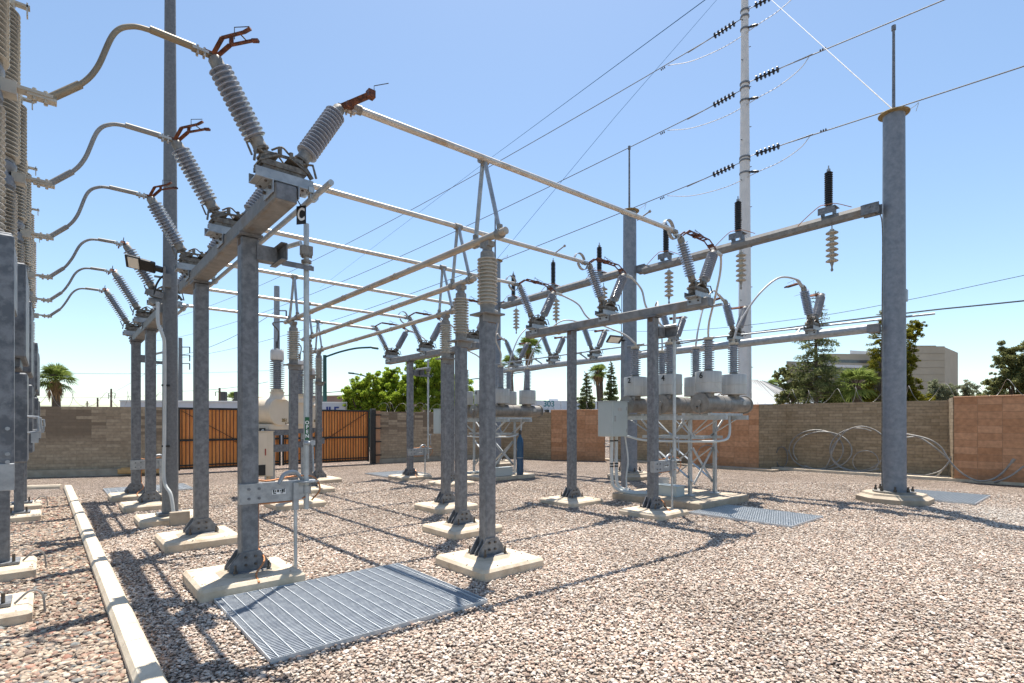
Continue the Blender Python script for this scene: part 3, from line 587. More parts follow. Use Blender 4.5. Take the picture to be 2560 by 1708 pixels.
for (x, y, lb, pl, rod) in ((13.72, 3.25, 'thick round steel pole at right with flanged top and long spike', 'octagonal-looking concrete base of thick round pole at right', 1.82), (13.30, 9.85, 'round steel pole behind the numbered breaker, spike on its flanged top', 'concrete base of round pole behind the breaker cabinet', 1.9), (13.35, 16.35, 'round steel pole almost hidden behind nearest insulator post', 'concrete base of the far round pole, mostly hidden', 1.9)):
    mb = MB(); mb.lathe([(.70, -.1), (.70, .10), (.60, .15), (.58, .19)], 8, Matrix.Translation((x, y, 0)) @ Matrix.Rotation(PI / 8, 4, 'Z'), smooth=False); solo('pole_footing', mb, CONCD, pl, 'concrete pad', 'concrete footings of the round poles'); PADS.append((x - .62, x + .62, y - .62, y + .62))
    p = round_pole(lb, x, y, 8.33 if y < 5 else 8.1, PR[0] if y < 5 else .225, PR[1] if y < 5 else .195, .19, True, rod)
    gx, gy = x - .755 * (PR[0] + .03), y + .656 * (PR[0] + .03); gw = MB(); gw.tube(curve([(gx - .12, gy - .05, .2), (gx - .02, gy, .7), (gx, gy, 1.8), (gx - .015, gy, 3.0), (gx + .01, gy, 4.4), (gx, gy, 6.0), (gx - .12, gy + .1, 6.2)], 8), .011, 6); obj('ground_wire', gw, GEAR, p)
    if y < 5: jb = MB(); jb.box((x + .27, y - .12, 4.45), (.14, .12, .26), None, .01); obj('junction_box', jb, GALVN, p)
for (ya, yb, lu, ll) in ((3.5, 9.62, 'upper round crossbeam from the right pole to the middle pole, three arresters on it', 'lower round crossbeam between right pole and middle pole'), (10.06, 16.1, 'upper round crossbeam left of the middle pole, running behind the insulator column', 'lower round crossbeam left of the middle pole, in front of palms')):
    t = thing('crossbeam', lu, 'crossbeam', (XH, (ya + yb) / 2, 6.35), 'round crossbeams between the steel poles'); dx = .1 if ya < 5 else -.1
    b = MB(); b.cyl((13.55 if ya < 5 else 13.42, ya + .2, 6.35), (13.42 if ya < 5 else 13.38, yb - .2, 6.24), .13, n=8); obj('beam', b, GALVB, t)
    e = MB()
    for yy in (ya + .1, yb - .1):
        for dz in (-.1, .1): e.box((13.47, yy, 6.31 + dz), (.26, .26, .02))
        for dxx in (-.11, .11): e.box((13.47 + dxx, yy, 6.31), (.02, .34, .22))
        e.cyl((13.33, yy, 6.36), (13.62, yy, 6.36), .025, n=8)
    obj('end_bracket', e, GALV, t)
    t2 = thing('crossbeam', ll, 'crossbeam', (XH, (ya + yb) / 2, 3.73), 'round crossbeams between the steel poles')
    b = MB(); b.cyl((13.5, ya, 3.745), (13.42, yb, 3.72), .10, n=18); obj('beam', b, GALVN, t2)
    e = MB()
    for yy in (ya + .05, yb - .05): e.box((13.46, yy, 3.73), (.2, .22, .19), None, .01)
    obj('end_bracket', e, GALVB, t2)
    c = MB(); c.cyl((14.02 if ya < 5 else 13.05, ya - .9, 3.98), (13.05, yb, 3.95), .022, n=10)
    for f in (.25, .6, .8): yy = ya + (yb - ya) * f; xx = (14.02 + (13.05 - 14.02) * (yy - ya + .9) / (yb - ya + .9)) if ya < 5 else 13.05; c.cyl((xx, yy, 3.965), (xx, yy + .2, 3.965), .035, n=10); c.bar((xx, yy + .1, 3.96), (13.45, yy + .1, 3.80), .04, .03)
    solo('control_pipe', c, GALVN, ('thin control pipe above the lower crossbeam, right of the middle pole' if ya < 5 else 'thin control pipe above the lower crossbeam, left of the middle pole'), 'control pipe', 'thin switch control pipes along the crossbeams')
ya_ = [4.45, 6.58, 8.72, 11.2, 13.3, 15.45]
al = ('black surge arrester on the upper beam nearest the thick right pole', 'black surge arrester in front of the white transmission pole', 'black surge arrester just right of the middle pole', 'black surge arrester just left of the middle pole', 'black surge arrester fifth from the right on upper beam', 'leftmost black surge arrester on the upper beam')
sl = ('hanging string of tan discs nearest the thick right pole', 'hanging string of tan discs in front of white transmission pole', 'hanging string of tan discs right of the middle pole', 'hanging string of discs behind the middle closed V switch', 'hanging string of tan discs just right of left closed V switch', 'leftmost hanging string of discs under the upper beam')
def arrester(label, y):
    zb = 6.47
    t = thing('surge_arrester', label, 'surge arrester', (XH, y, zb), 'black surge arresters on the upper crossbeam')
    b = MB(); b.box((XH, y, zb + .13), (.30, .36, .012)); b.box((XH - .14, y, zb + .06), (.012, .36, .15)); b.box((XH, y + .12, zb + .04), (.2, .02, .17)); b.box((XH, y - .12, zb + .04), (.2, .02, .17)); b.cyl((XH, y, zb + .13), (XH, y, zb + .18), .07); obj('bracket', b, GALV, t)
    p = MB(); p.lathe(shed_profile(.82, .088, .06, 16, .02, .03), 20, Matrix.Translation((XH, y, zb + .18))); obj('housing', p, POLY, t)
    c = MB(); c.cyl((XH, y, zb + .99), (XH, y, zb + 1.04), .04, n=12); c.cyl((XH, y, zb + 1.04), (XH, y, zb + 1.12), .015, n=8); obj('terminal', c, GALVN, t)
    w_ = MB(); w_.tube(curve([(XH - .08, y, zb + .20), (XH - .16, y + .15, zb + .18), (XH - .16, y + .5, zb - .05), (XH - .12, y + .62, zb - .13)], 6), .009, 6); w_.tube(curve([(XH - .08, y, zb + .21), (XH - .16, y - .2, zb + .15), (XH - .12, y - .5, zb - .01)], 6), .009, 6); obj('ground_lead', w_, COPW, t)
    return t
def disc_string(label, y):
    t = thing('disc_string', label, 'insulator string', (XH, y, 6.2), 'disc insulator strings hanging from the upper crossbeam')
    b = MB()
    for k in range(6):
        z = 6.06 - k * .128; M = Matrix.Translation((XH, y, z))
        b.lathe([(.045, .05), (.05, .02), (.09, .0), (.128, -.028), (.13, -.04), (.122, -.046), (.06, -.034), (.045, -.05), (.04, -.075)], 24, M)
    obj('discs', b, CERA, t)
    h = MB(); h.cyl((XH, y, 6.10), (XH, y, 6.24), .012, n=8); h.lathe([(.045, 5.36), (.03, 5.30), (.018, 5.26), (.018, 5.22), (.028, 5.20), (.028, 5.17), (.015, 5.15)], 14, Matrix.Translation((XH, y, 0))); obj('hook', h, CAST, t)
    return t
a0 = arrester(al[0], ya_[0]); d0 = disc_string(sl[0], 4.38)
for i in range(1, 6): dup(a0, (XH, ya_[i], 6.47 - .015 * i), al[i]); dup(d0, (XH, (4.38, 6.5, 8.62, 11.02, 13.15, 15.28)[i], 6.2 - .012 * i), sl[i])
# ------------------------------------------------------------------ gas breakers with numbered cans
def gas_breaker(label, nums):
    X0, Y0 = 10.35, 6.5
    t = thing('gas_breaker', label, 'circuit breaker', (X0, Y0, .15), 'gas circuit breakers with three horizontal tanks')
    ys = (5.6, 6.5, 7.4)
    for k, y in enumerate(ys):
        b = MB(); M, L = align((9.86, y, 2.09), (11.80, y, 2.09)); b.lathe([(.10, -.015), (.165, .0), (.205, .0), (.205, .028), (.172, .03), (.172, L - .03), (.20, L - .028), (.20, L), (.16, L), (.12, L + .03)], 28, M)
        for x in (10.21, 11.29): b.cyl((x, y, 2.18), (x, y, 2.31), .12, n=20)
        tk = obj('tank', b, TANK, t)
        h = MB(); h.box((11.45, y - .171, 2.12), (.13, .006, .09)); obj('nameplate', h, CAN, tk); h = MB()
        for x in (10.62, 10.88): h.lathe([(.171, -.012), (.178, -.008), (.178, .008), (.171, .012)], 28, align((x, y, 2.09), (x + 1, y, 2.09))[0], cap=False)
        obj('seam_band', h, TANK, tk)
        h = MB(); h.cyl((9.80, y, 2.09), (9.87, y, 2.09), .06, n=14); h.cyl((9.78, y + .05, 2.0), (9.86, y + .05, 2.0), .025, n=10); h.tube([(9.82, y - .02, 2.09), (9.80, y - .02, 1.95), (9.84, y - .02, 1.86)], .015)
        for a in range(10): h.cyl((9.845, y + .188 * math.cos(a * PI / 5), 2.09 + .188 * math.sin(a * PI / 5)), (9.863, y + .188 * math.cos(a * PI / 5), 2.09 + .188 * math.sin(a * PI / 5)), .010, n=6)
        h.box((9.90, y - .17, 2.24), (.02, .09, .09), Matrix.Identity(4), .01); obj('end_fitting', h, TANK, tk)
        for j, x in enumerate((10.21, 11.29)):
            c = MB(); c.lathe([(.262, 2.30), (.266, 2.31), (.266, 2.325), (.260, 2.33), (.260, 2.50), (.266, 2.505), (.266, 2.52), (.260, 2.525), (.260, 2.725), (.255, 2.735), (.10, 2.755)], 36, Matrix.Translation((x, y, 0))); cn = obj('transformer_can', c, CAN, t)
            if j == 0 and nums[k]:
                v = Vector((-x, -y, 0)).normalized(); v = Matrix.Rotation(math.radians(-32), 3, 'Z') @ v
                text('number', nums[k], .165, (x + v.x * .2655, y + v.y * .2655, 2.645), (v.x, v.y, 0), INK, cn, th=.0015, bold=.003)
            insulator(t, (x, y, 2.75), (x, y, 3.40), .122, .072, 13, PORC, .03, .03, .085, 'bushing', 24)
            q = MB(); q.lathe([(.085, 3.39), (.10, 3.41), (.10, 3.44), (.04, 3.45)], 20, Matrix.Translation((x, y, 0))); q.cyl((x, y, 3.44), (x, y, 3.53), .02, n=10); q.box((x, y, 3.50), (.05, .016, .10)); obj('bushing_cap', q, CERA, t)
    cb = MB(); cb.box((9.38, 7.40, 1.77), (.54, .40, .76), None, .008); cb.box((9.38, 7.40, 2.157), (.58, .44, .014)); cb.box((9.107, 7.40, 1.77), (.008, .34, .68)); cb.box((9.38, 7.197, 1.77), (.46, .008, .68)); cbo = obj('control_cabinet', cb, CABGRN, t)
    dt = MB()
    for z in (1.52, 2.0): dt.cyl((9.60, 7.192, z - .04), (9.60, 7.192, z + .04), .012, n=8)
    dt.box((9.19, 7.186, 1.78), (.03, .02, .12)); obj('door_hardware', dt, GALVN, cbo); dt = MB(); dt.box((9.36, 7.191, 1.98), (.12, .003, .07)); obj('nameplate', dt, CAN, cbo)
    fr = MB()
    for x in (10.15, 11.05): fr.box((x, 6.55, 1.80), (.08, 2.75, .09))
    for y in (5.42, 6.0, 7.0, 7.6): fr.box((10.6, y, 1.865), (1.35, .07, .05))
    LG = [(10.22, 6.0), (10.98, 5.85), (10.22, 6.95), (10.98, 6.85)]
    for x, y in LG: fr.box((x, y, .97), (.09, .014, 1.64)); fr.box((x + .038, y + .044, .97), (.014, .09, 1.64))
    for x in (10.22, 10.98):
        fr.box((x, 6.45, 1.38), (.05, 1.5, .06)); fr.bar((x, 5.4, 1.76), (x, 6.0, 1.40), .055, .012); fr.bar((x, 7.55, 1.76), (x, 6.9, 1.40), .055, .012); fr.bar((x, 6.05, 1.76), (x, 6.45, 1.40), .05, .012); fr.bar((x, 6.85, 1.76), (x, 6.45, 1.40), .05, .012)
        fr.bar((x + .01, 5.95, 1.15), (x + .01, 6.9, .45), .075, .012); fr.bar((x - .01, 5.95, .45), (x - .01, 6.9, 1.15), .075, .012)
    for y in (5.93, 6.9):
        fr.box((10.6, y, 1.38), (.9, .05, .06)); fr.bar((10.2, y + .01, 1.15), (11.0, y + .01, .40), .06, .012); fr.bar((10.2, y - .01, .40), (11.0, y - .01, 1.15), .06, .012); fr.bar((9.75, y, 1.76), (10.2, y, 1.40), .05, .012); fr.bar((11.45, y, 1.76), (11.0, y, 1.40), .05, .012)
    for x, y in LG: fr.box((x, y + .02, .16), (.18, .18, .02))
    obj('support_frame', fr, PIPEM, t)
    p = MB()
    for dx in (0, .16): p.tube(curve([(9.28 + dx, 7.35, 1.40), (9.28 + dx, 7.35, .55), (9.32 + dx, 7.3, .28), (9.5 + dx, 7.05, .17), (9.8 + dx, 6.7, .17), (9.95 + dx, 6.5, .2)], 6), .038, 12)
    p.tube(curve([(9.66, 7.3, 1.5), (9.66, 7.2, .9), (9.6, 7.2, .5), (9.55, 7.15, .2)], 5), .018, 8); p.tube(curve([(9.6, 7.2, 1.40), (9.95, 6.9, 1.30), (10.2, 5.85, 1.30), (10.6, 5.5, 1.32), (10.9, 5.5, 1.45), (11.0, 5.55, 1.9)], 6), .026, 10)
    obj('conduit', p, CABGRN2, cbo)
    bd = MB()
    for dx in (0, .16):
        for z in (1.28, .72, .78): bd.cyl((9.28 + dx, 7.35, z), (9.28 + dx, 7.35, z + .03), .042, n=12)
    obj('conduit_band', bd, TAPEB, cbo)
    return t
CABGRN2 = mat('pale_conduit', (.50, .53, .52), (.58, .60, .59), 4, .5)
mbp = MB(); mbp.box((10.35, 6.35, .025), (1.95, 2.15, .25), None, .02); solo('breaker_pad', mbp, CONCD, 'large stained concrete slab under the breaker marked 2, 4, 6', 'concrete pad', 'concrete slabs of the gas breakers'); PADS.append((9.35, 11.35, 5.25, 7.45))
mbp = MB(); mbp.box((10.35, 13.0, .0), (1.95, 2.15, .22), None, .02); solo('breaker_pad', mbp, CONC, 'concrete slab with a blue gas bottle on its corner', 'concrete pad', 'concrete slabs of the gas breakers'); PADS.append((9.35, 11.35, 11.9, 14.1))
b1 = gas_breaker('gas breaker at right, its three front cans marked 2, 4 and 6', ('2', '4', '6')[::-1])
b2 = dup(b1, (10.35, 13.15, .11), 'farther gas breaker in the middle, partly hidden by the insulator posts')
for (bx, by, rz, lb) in ((9.95, 6.35, .0, 'grey cable box on the slab under the numbered breaker'), (9.95, 12.05, .0, 'long grey cable box at the foot of the farther breaker')):
    b = MB(); b.box((bx, by, .24), (.30 if by < 8 else .95, .55 if by < 8 else .2, .24), None, .006); b.box((bx, by, .365), (.34 if by < 8 else 1.0, .6 if by < 8 else .24, .012)); solo('cable_box', b, CABGRN, lb, 'cable box', 'grey cable boxes at the breaker feet')
bk = MB(); bk.lathe([(.10, .15), (.125, .44), (.135, .445), (.135, .46), (.12, .46), (.095, .17)], 24, Matrix.Translation((10.35, 6.75, 0)), cap=False); bk.lathe([(.10, .151), (.001, .152)], 24, Matrix.Translation((10.35, 6.75, 0)), cap=False); solo('bucket', bk, PLASTIC, 'pale plastic bucket standing on the slab under the numbered breaker', 'bucket')
gb = thing('gas_bottle', 'dark blue gas bottle standing at right leg of farther breaker', 'gas bottle', (10.78, 12.03, .11)); b = MB(); b.lathe([(.09, .11), (.105, .125), (.105, 1.10), (.085, 1.2), (.045, 1.27), (.04, 1.33)], 24, Matrix.Translation((10.78, 12.03, 0))); obj('body', b, BLUEB, gb); b = MB(); b.lathe([(.04, 1.33), (.045, 1.35), (.045, 1.43), (.03, 1.46)], 16, Matrix.Translation((10.78, 12.03, 0))); obj('valve_cap', b, DARKM, gb); b = MB(); b.cyl((10.78, 12.03, .62), (10.78, 12.03, .635), .108, n=24); obj('strap', b, GALVN, gb)
# jumpers between switches and breakers
jl = iter(('jumper cable from the right-end V switch down to the can marked 6', 'jumper cable from middle V switch of right stand down to the can marked 4', 'jumper cable from left V switch of right stand down to the can marked 2', 'jumper cable from hidden V switch to nearest bushing of farther breaker', 'jumper cable from middle V switch of far beam to the farther breaker', 'jumper cable from left V switch of far beam to the farther breaker'))
jm = iter(('big arching cable from the rightmost low V switch to back bushing behind can 6', 'arching cable to back bushing behind the can marked 4', 'arching cable to back bushing behind the can marked 2', 'arching cable to nearest back bushing of the farther breaker', 'arching cable to middle back bushing of the farther breaker', 'arching cable to far back bushing of the farther breaker'))
for i in range(6):
    dy = 0 if i < 3 else 6.65; yv = (4.86, 6.85, 8.9, 11.0, 13.25, 15.3)[i]; yb = (5.6, 6.5, 7.4)[i % 3] + dy; xv = 9.12 if i < 3 else 8.84; zv = 4.79 if i < 3 else 4.68
    b = MB(); b.tube(curve([(xv, yv, zv), (xv + .18, yv, zv - .02), (xv + .45, yv + (yb - yv) * .2, zv - .25), (xv + .55, yv + (yb - yv) * .4, zv - .65), (10.05, yv + (yb - yv) * .85, 3.75), (10.20, yb, 3.52)], 8), .021, 10); b.tube([(xv, yv, zv), (xv + .2, yv, zv - .02)], .032, 10)
    solo('jumper_cable', b, CABLEW, next(jl), 'cable', 'jumper cables from V switches to breaker bushings')
    yh = (4.77, 6.62, 8.45, 11.35, 13.25, 15.2)[i]
    b = MB(); b.tube(curve([(12.80, yh, 4.79), (12.62, yh + .03, 4.89), (12.2, yh + (yb - yh) * .3, 4.90), (11.75, yh + (yb - yh) * .6, 4.5), (11.42, yh + (yb - yh) * .9, 3.9), (11.30, yb, 3.52)], 8), .021, 10); b.tube([(12.80, yh, 4.79), (12.62, yh + .03, 4.89)], .032, 10)
    solo('jumper_cable', b, CABLEW, next(jm), 'cable', 'jumper cables from crossbeam switches to breaker bushings')
# ------------------------------------------------------------------ cream voltage transformers
def cream_unit(label, x, y, sign):
    t = thing('voltage_transformer', label, 'voltage transformer', (x, y, 0), 'cream tanks each carrying one bushing')
    b = MB(); M, L = align((x, y, 2.03), (x, y + .85, 2.03)); r = .335
    b.lathe([(.001, 0), (r - .014, 0), (r, .012), (r, L - .05), (r * .85, L), (.001, L + .02)], 36, M, cap=False)
    for yy in (.62,): b.lathe([(r, yy), (r + .018, yy + .004), (r + .018, yy + .03), (r, yy + .034)], 36, M, cap=False)
    b.lathe([(.20, 2.30), (.165, 2.37), (.15, 2.42), (.15, 2.46), (.165, 2.46), (.165, 2.485)], 24, Matrix.Translation((x, y + .12, 0)))
    b.box((x, y + .36, 1.66), (.60, .62, .14), None, .02); tk = obj('tank', b, CREAM, t)
    v = MB(); v.tube([(x - .28, y + .45, 2.25), (x - .38, y + .42, 2.36), (x - .45, y + .40, 2.34)], .03, 8); v.cyl((x - .40, y + .35, 2.30), (x - .40, y + .35, 2.42), .04, n=10); v.box((x - .36, y + .5, 2.2), (.1, .12, .12)); obj('valve', v, GALVN, t)
    insulator(t, (x, y + .12, 2.48), (x, y + .12, 3.24), .165, .085, 14, PORC, .06, .02, .13, 'bushing', 28, CREAM)
    c = MB(); c.lathe([(.145, 3.23), (.15, 3.24), (.15, 3.44), (.14, 3.465), (.03, 3.48)], 28, Matrix.Translation((x, y + .12, 0))); c.cyl((x, y + .12, 3.47), (x, y + .12, 3.54), .025, n=10)
    for k in range(8): c.cyl((x + .13 * math.cos(k * PI / 4), y + .12 + .13 * math.sin(k * PI / 4), 3.46), (x + .13 * math.cos(k * PI / 4), y + .12 + .13 * math.sin(k * PI / 4), 3.49), .010, n=6)
    obj('top_can', c, PLASTIC, t)
    f = MB(); f.box((x, y + .36, 1.53), (.95, .6, .13)); f.box((x + .1, y + .1, 1.16), (.95, .05, .17)); obj('frame', f, GALV, t)
    l = MB(); l.cyl((x, y + .36, .05), (x, y + .36, 1.47), .115, n=20); l.cyl((x, y + .36, .02), (x, y + .36, .08), .2, n=20); obj('leg', l, GALVN, t)
    text('marking', '351', .10, (x + .10, y - .003, 1.815), (0, -1, 0), GOLD, tk, th=.003, bold=.004); text('marking', '0', .055, (x + .14, y - .003, 1.745), (0, -1, 0), GOLD, tk, th=.003, bold=.001)
    p = MB(); p.box((x - .47, y + .05, 1.54), (.16, .01, .20)); pl = obj('letter_plate', p, INK, t)
    if sign: text('letter', sign, .17, (x - .47, y + .043, 1.54), (0, -1, 0), WHITE, pl, th=.001, xs=.7, bold=.003)
    return t
for x, y, lb, sg in ((4.09, 12.96, 'nearest cream tank with bushing, letter C plate beside it', 'C'), (5.26, 14.83, 'middle cream tank, mostly behind the tan insulator post', ''), (6.29, 16.83, 'rearmost cream tank, only its edge seen right of the OPEN pipe', '')):
    cu_ = cream_unit(lb, x, y, sg); cu_.rotation_euler = (0, 0, math.radians(24)); cu_.location.z = -.07; pad(x - .2, y + .30, .9, .9, .06, lb.split(',')[0].replace('cream tank', 'concrete pad below the cream tank').replace(' with bushing', ''))
cc = thing('control_cabinet', 'cream steel cabinet with a dark window, left of the cream tanks', 'cabinet', (3.66, 12.8, 0))
b = MB(); b.box((3.66, 12.95, .98), (.42, .35, 1.02), None, .01); b.box((3.66, 12.95, 1.497), (.46, .39, .014)); bo = obj('body', b, CREAM, cc)
b = MB(); b.box((3.59, 12.765, .98), (.26, .016, .96), None, .004); d = obj('door', b, CREAM, cc); b = MB(); b.box((3.59, 12.753, .62), (.2, .008, .24)); obj('window', b, INK, d); b = MB(); b.cyl((3.69, 12.75, .95), (3.69, 12.75, 1.10), .012, n=8); obj('handle', b, mat('red_handle', (.30, .03, .02), None, 5, .5), d)
b = MB(); 
for q in (-.15, .15): b.box((3.66 + q, 12.95, .24), (.07, .07, .48))
obj('leg', b, TAN, cc); pad(3.66, 12.95, .6, .5, .05, 'small concrete pad under the cream steel cabinet')
for i, lb in enumerate(('black lead from the nearest low bus end to the nearest cream bushing', 'black lead from middle low bus end to the middle cream bushing', 'black lead from far low bus end to the rear cream bushing')):
    (x1, y1), z1 = LOW[i][1], LOW[i][3]; xt, yt = ((4.04, 13.07), (5.21, 14.94), (6.24, 16.94))[i]
    b = MB(); b.tube(curve([(x1, y1, z1), (x1 - .02, y1 + .2, z1 + .04), (x1 + .05, y1 + 1.0, z1 + .12), (xt, yt - .1, z1 + .02), (xt, yt, 3.46)], 8), .016, 8); b.cyl((xt, yt, 3.44), (xt, yt, 3.60), .035, n=8); solo('bushing_lead', b, WIRE, lb, 'cable', 'black leads from low bus ends to the cream bushings')
# ------------------------------------------------------------------ live tank breakers at the left edge
def live_breaker(label, ys, z0, legs):
    t = thing('live_tank_breaker', label, 'circuit breaker', (-.4, ys[1], 0), 'tall porcelain breakers along the left edge')
    for k, y in enumerate(ys):
        xc = -.40
        b = MB(); b.box((xc, y, 2.70), (.44, .7, .44), None, .008); b.box((xc, y + .0, 1.9), (.40, .55, 1.2), None, .008) if k == 0 else b.box((xc, y, 2.35), (.40, .6, .3), None, .008); hb = obj('frame_box', b, SPANGLE, t)
        d = MB(); (d.box((xc + .02, y - .38, 2.08), (.42, .10, 1.62), None, .012) if k == 0 else d.box((xc + .02, y + .12, 2.70), (.44, 1.1, .84), None, .012))
        dd = obj('mechanism_box', d, SPANGLE, t)
        if k == 0:
            q = MB(); q.box((xc + .02, y - .436, 1.355), (.425, .012, .17), None, .004); obj('lower_band', q, GALVN, dd); q = MB(); q.box((xc + .06, y - .433, 1.58), (.16, .006, .18)); obj('orange_tag', q, ORANGE, dd)
            q = MB()
            for zz in (1.45, 1.66, 1.5): q.cyl((xc + .20, y - .445, zz), (xc + .20, y - .43, zz), .012, n=8)
            obj('screw', q, GALVN, dd)
        else:
            q = MB(); q.box((xc + .03, y - .22, 1.74), (.44, .46, .80), None, .012); ddr = obj('door', q, SPANGLE, t); q = MB(); q.tube([(xc + .24, y - .42, 1.75), (xc + .32, y - .42, 1.75), (xc + .33, y - .42, 1.62), (xc + .24, y - .42, 1.60)], .012); q.box((xc + .30, y - .42, 1.56), (.05, .04, .09)); obj('handle', q, GALVN, ddr)
        insulator(t, (xc, y, 2.92 if k == 0 else 3.12), (xc, y, z0 - .12), .175, .12, 20, PORCT, .06, .04, .14, 'support_column', 32)
        h = MB(); h.lathe([(.13, z0 - .14), (.16, z0 - .12), (.16, z0 - .04), (.12, z0), (.15, z0 + .03), (.17, z0 + .06), (.17, z0 + .09)], 28, Matrix.Translation((xc, y, 0))); h.cyl((xc, y, z0 - .05), (xc + .05, y - .2, z0 - .06), .07, n=14); hs = obj('head_casting', h, POLEG, t)
        a = MB(); a.box((xc + .28, y, z0 + .0), (.28, .09, .022)); a.box((xc + .36, y, z0 - .02), (.16, .075, .02))
        for i in (.32, .38):
            for yy in (-.022, .022): a.cyl((xc + i, y + yy, z0 - .05), (xc + i, y + yy, z0 + .03), .012, n=6)
        a.box((xc + .18, y - .0, z0 - .02), (.10, .11, .09)); obj('terminal_pad', a, CERA, t)
        insulator(t, (xc, y, z0 + .09), (xc, y, z0 + 1.58), .195, .13, 34, PORCT, .04, .05, .15, 'interrupter_column', 36)
        c = MB(); c.lathe([(.15, z0 + 1.57), (.16, z0 + 1.6), (.15, z0 + 1.72), (.05, z0 + 1.74)], 24, Matrix.Translation((xc, y, 0))); c.box((xc + .18, y, z0 + 1.63), (.16, .07, .02)); c.box((xc + .24, y, z0 + 1.60), (.012, .07, .12)); obj('top_cap', c, CERA, t)
    for yl in legs:
        p = MB(); p.box((-.40, yl, 1.33), (.13, .13, 2.4), None, .008); p.box((-.40, yl, .14), (.30, .30, .025)); lg = obj('leg', p, GALV, t)
        for q in (-.1, .1): p = MB(); p.cyl((-.40 + q, yl - .11, .13), (-.40 + q, yl - .11, .24), .014, n=8); obj('bolt', p, DARKM, lg)
    r = MB(); r.box((-.42, (ys[0] + ys[2]) / 2, 2.62), (.10, ys[2] - ys[0] + .4, .16)); obj('rail', r, GALVN, t)
    return t
YL = [5.05, 6.86, 8.82, 11.0, 13.1, 15.05]
live_breaker('near live tank breaker with tall porcelain columns cut off by left edge', YL[:3], 4.02, (6.4, 8.2))
live_breaker('farther live tank breaker, its columns lined up behind the near one', YL[3:], 3.97, (12.6, 14.15))
for y, lb in zip((6.4, 8.15, 12.6, 14.15), ('lowest left concrete pad with a small cable loop on it', 'left concrete pad carrying a square leg, just above the lowest', 'long low left pad with an earth wire, third from the bottom', 'farthest pad along the left edge')):
    pad(-.42, y, .62, .72, .12, lb)
for i, y in enumerate(YL):
    b = MB(); zt = (4.02, 4.02, 4.02, 3.97, 3.97, 3.97)[i]; zv = (4.79, 4.795, 4.80, 4.675, 4.665, 4.645)[i]; xs = (1.05, 1.05, 1.05, .97, .97, .97)[i]
    pts = curve([(.0, y, zt + .0), (.17, y, zt + .17), (.27, y, zt + .34), (.37, y, zv - .13), (.48, y, zv - .02), (.62, y, zv + .01), (.80, y, zv + .02), (xs - .12, y, zv + .005)], 8)
    b.tube(pts, .019, 12); b.tube([(.0, y, zt), (.17, y, zt + .17)], .028, 12); b.tube([(.60, y, zv + .015), (xs - .14, y, zv + .015)], .028, 12); b.box((-.02, y, zt), (.12, .06, .018)); b.box((xs - .09, y, zv), (.14, .06, .02))
    solo('jumper_bar', b, TAPE if i < 1 else CABLE, ('largest curved jumper at top left, from porcelain column to nearest V switch', 'second curved jumper from the top at left', 'third curved jumper from the top at left', 'fourth curved jumper from the top, ending at the switch with the lamp in front', 'fifth curved jumper from the top at left', 'lowest curved jumper at left, with bright middle part')[i], 'jumper', 'curved jumpers from the left breakers to the V switches')
for i, (x, y) in enumerate(((-.13, 8.2), (-.13, 14.2), (-.13, 6.3))):
    b = MB(); b.tube(curve([(x - .1, y, .13), (x, y, .22), (x + .08, y, .18), (x + .1, y, .02)], 6), .010, 6); solo('ground_wire', b, CABLE, ('small earth wire loop over the left pad with the square leg', 'small earth wire loop over the far left pad', 'small earth wire loop on the lowest left pad')[i], 'earth wire', 'earth wires looping over the left pads')
# ------------------------------------------------------------------ round mast with flood lamp
ms = thing('lamp_mast', 'tall dark round mast rising out of the top left of the picture', 'mast', (1.56, 10.72, 0))
b = MB(); b.lathe([(.122, .12), (.115, 2.5), (.105, 5.0), (.082, 9.0), (.06, 14)], 28, Matrix.Translation((1.56, 10.72, 0))); b.box((1.56, 10.72, .14), (.38, .38, .04)); sh = obj('shaft', b, POLED, ms)
b = MB(); 
for z in (4.03, 6.5): b.lathe([(.106, z), (.112, z + .005), (.112, z + .02), (.106, z + .025)], 24, Matrix.Translation((1.56, 10.72, 0)), cap=False)
obj('seam_band', b, POLED, ms)
b = MB(); b.tube(curve([(1.36, 10.55, 3.7), (1.36, 10.52, 3.35), (1.42, 10.50, 3.15), (1.45, 10.52, 2.9), (1.45, 10.53, 1.5), (1.44, 10.5, .75), (1.52, 10.4, .5), (1.56, 10.35, .15)], 7), .027, 12); cd = obj('conduit', b, CABGRN2, ms)
b = MB(); 
for z in (2.32, 1.3): b.box((1.47, 10.55, z), (.11, .08, .03))
obj('clamp', b, TAPEB, cd)
b = MB(); b.box((1.62, 10.22, .10), (.28, .1, .26), None, .008); obj('pull_box', b, CONCD, ms)
fl = thing('flood_lamp', 'black flood lamp on a bracket in front of the round mast', 'flood lamp', (1.40, 10.55, 3.75))
hb = at(398, 688, 8.9); h0 = at(313, 655, 8.75)
b = MB(); b.box(tuple((hb + at(416, 700, 8.95)) / 2), (.24, .03, .03)); b.bar(at(411, 667, 8.9), at(409, 728, 8.9), .035, .035); b.bar(at(363, 728, 8.85), at(408, 740, 8.95), .10, .02); b.box(tuple(at(419, 703, 9.0)), (.09, .12, .22)); obj('bracket', b, GALVB, fl)
b = MB(); pA, pB, pC, pD = at(408, 676, 8.9), at(388, 670, 8.88), at(352, 660, 8.82), at(314, 651, 8.76)

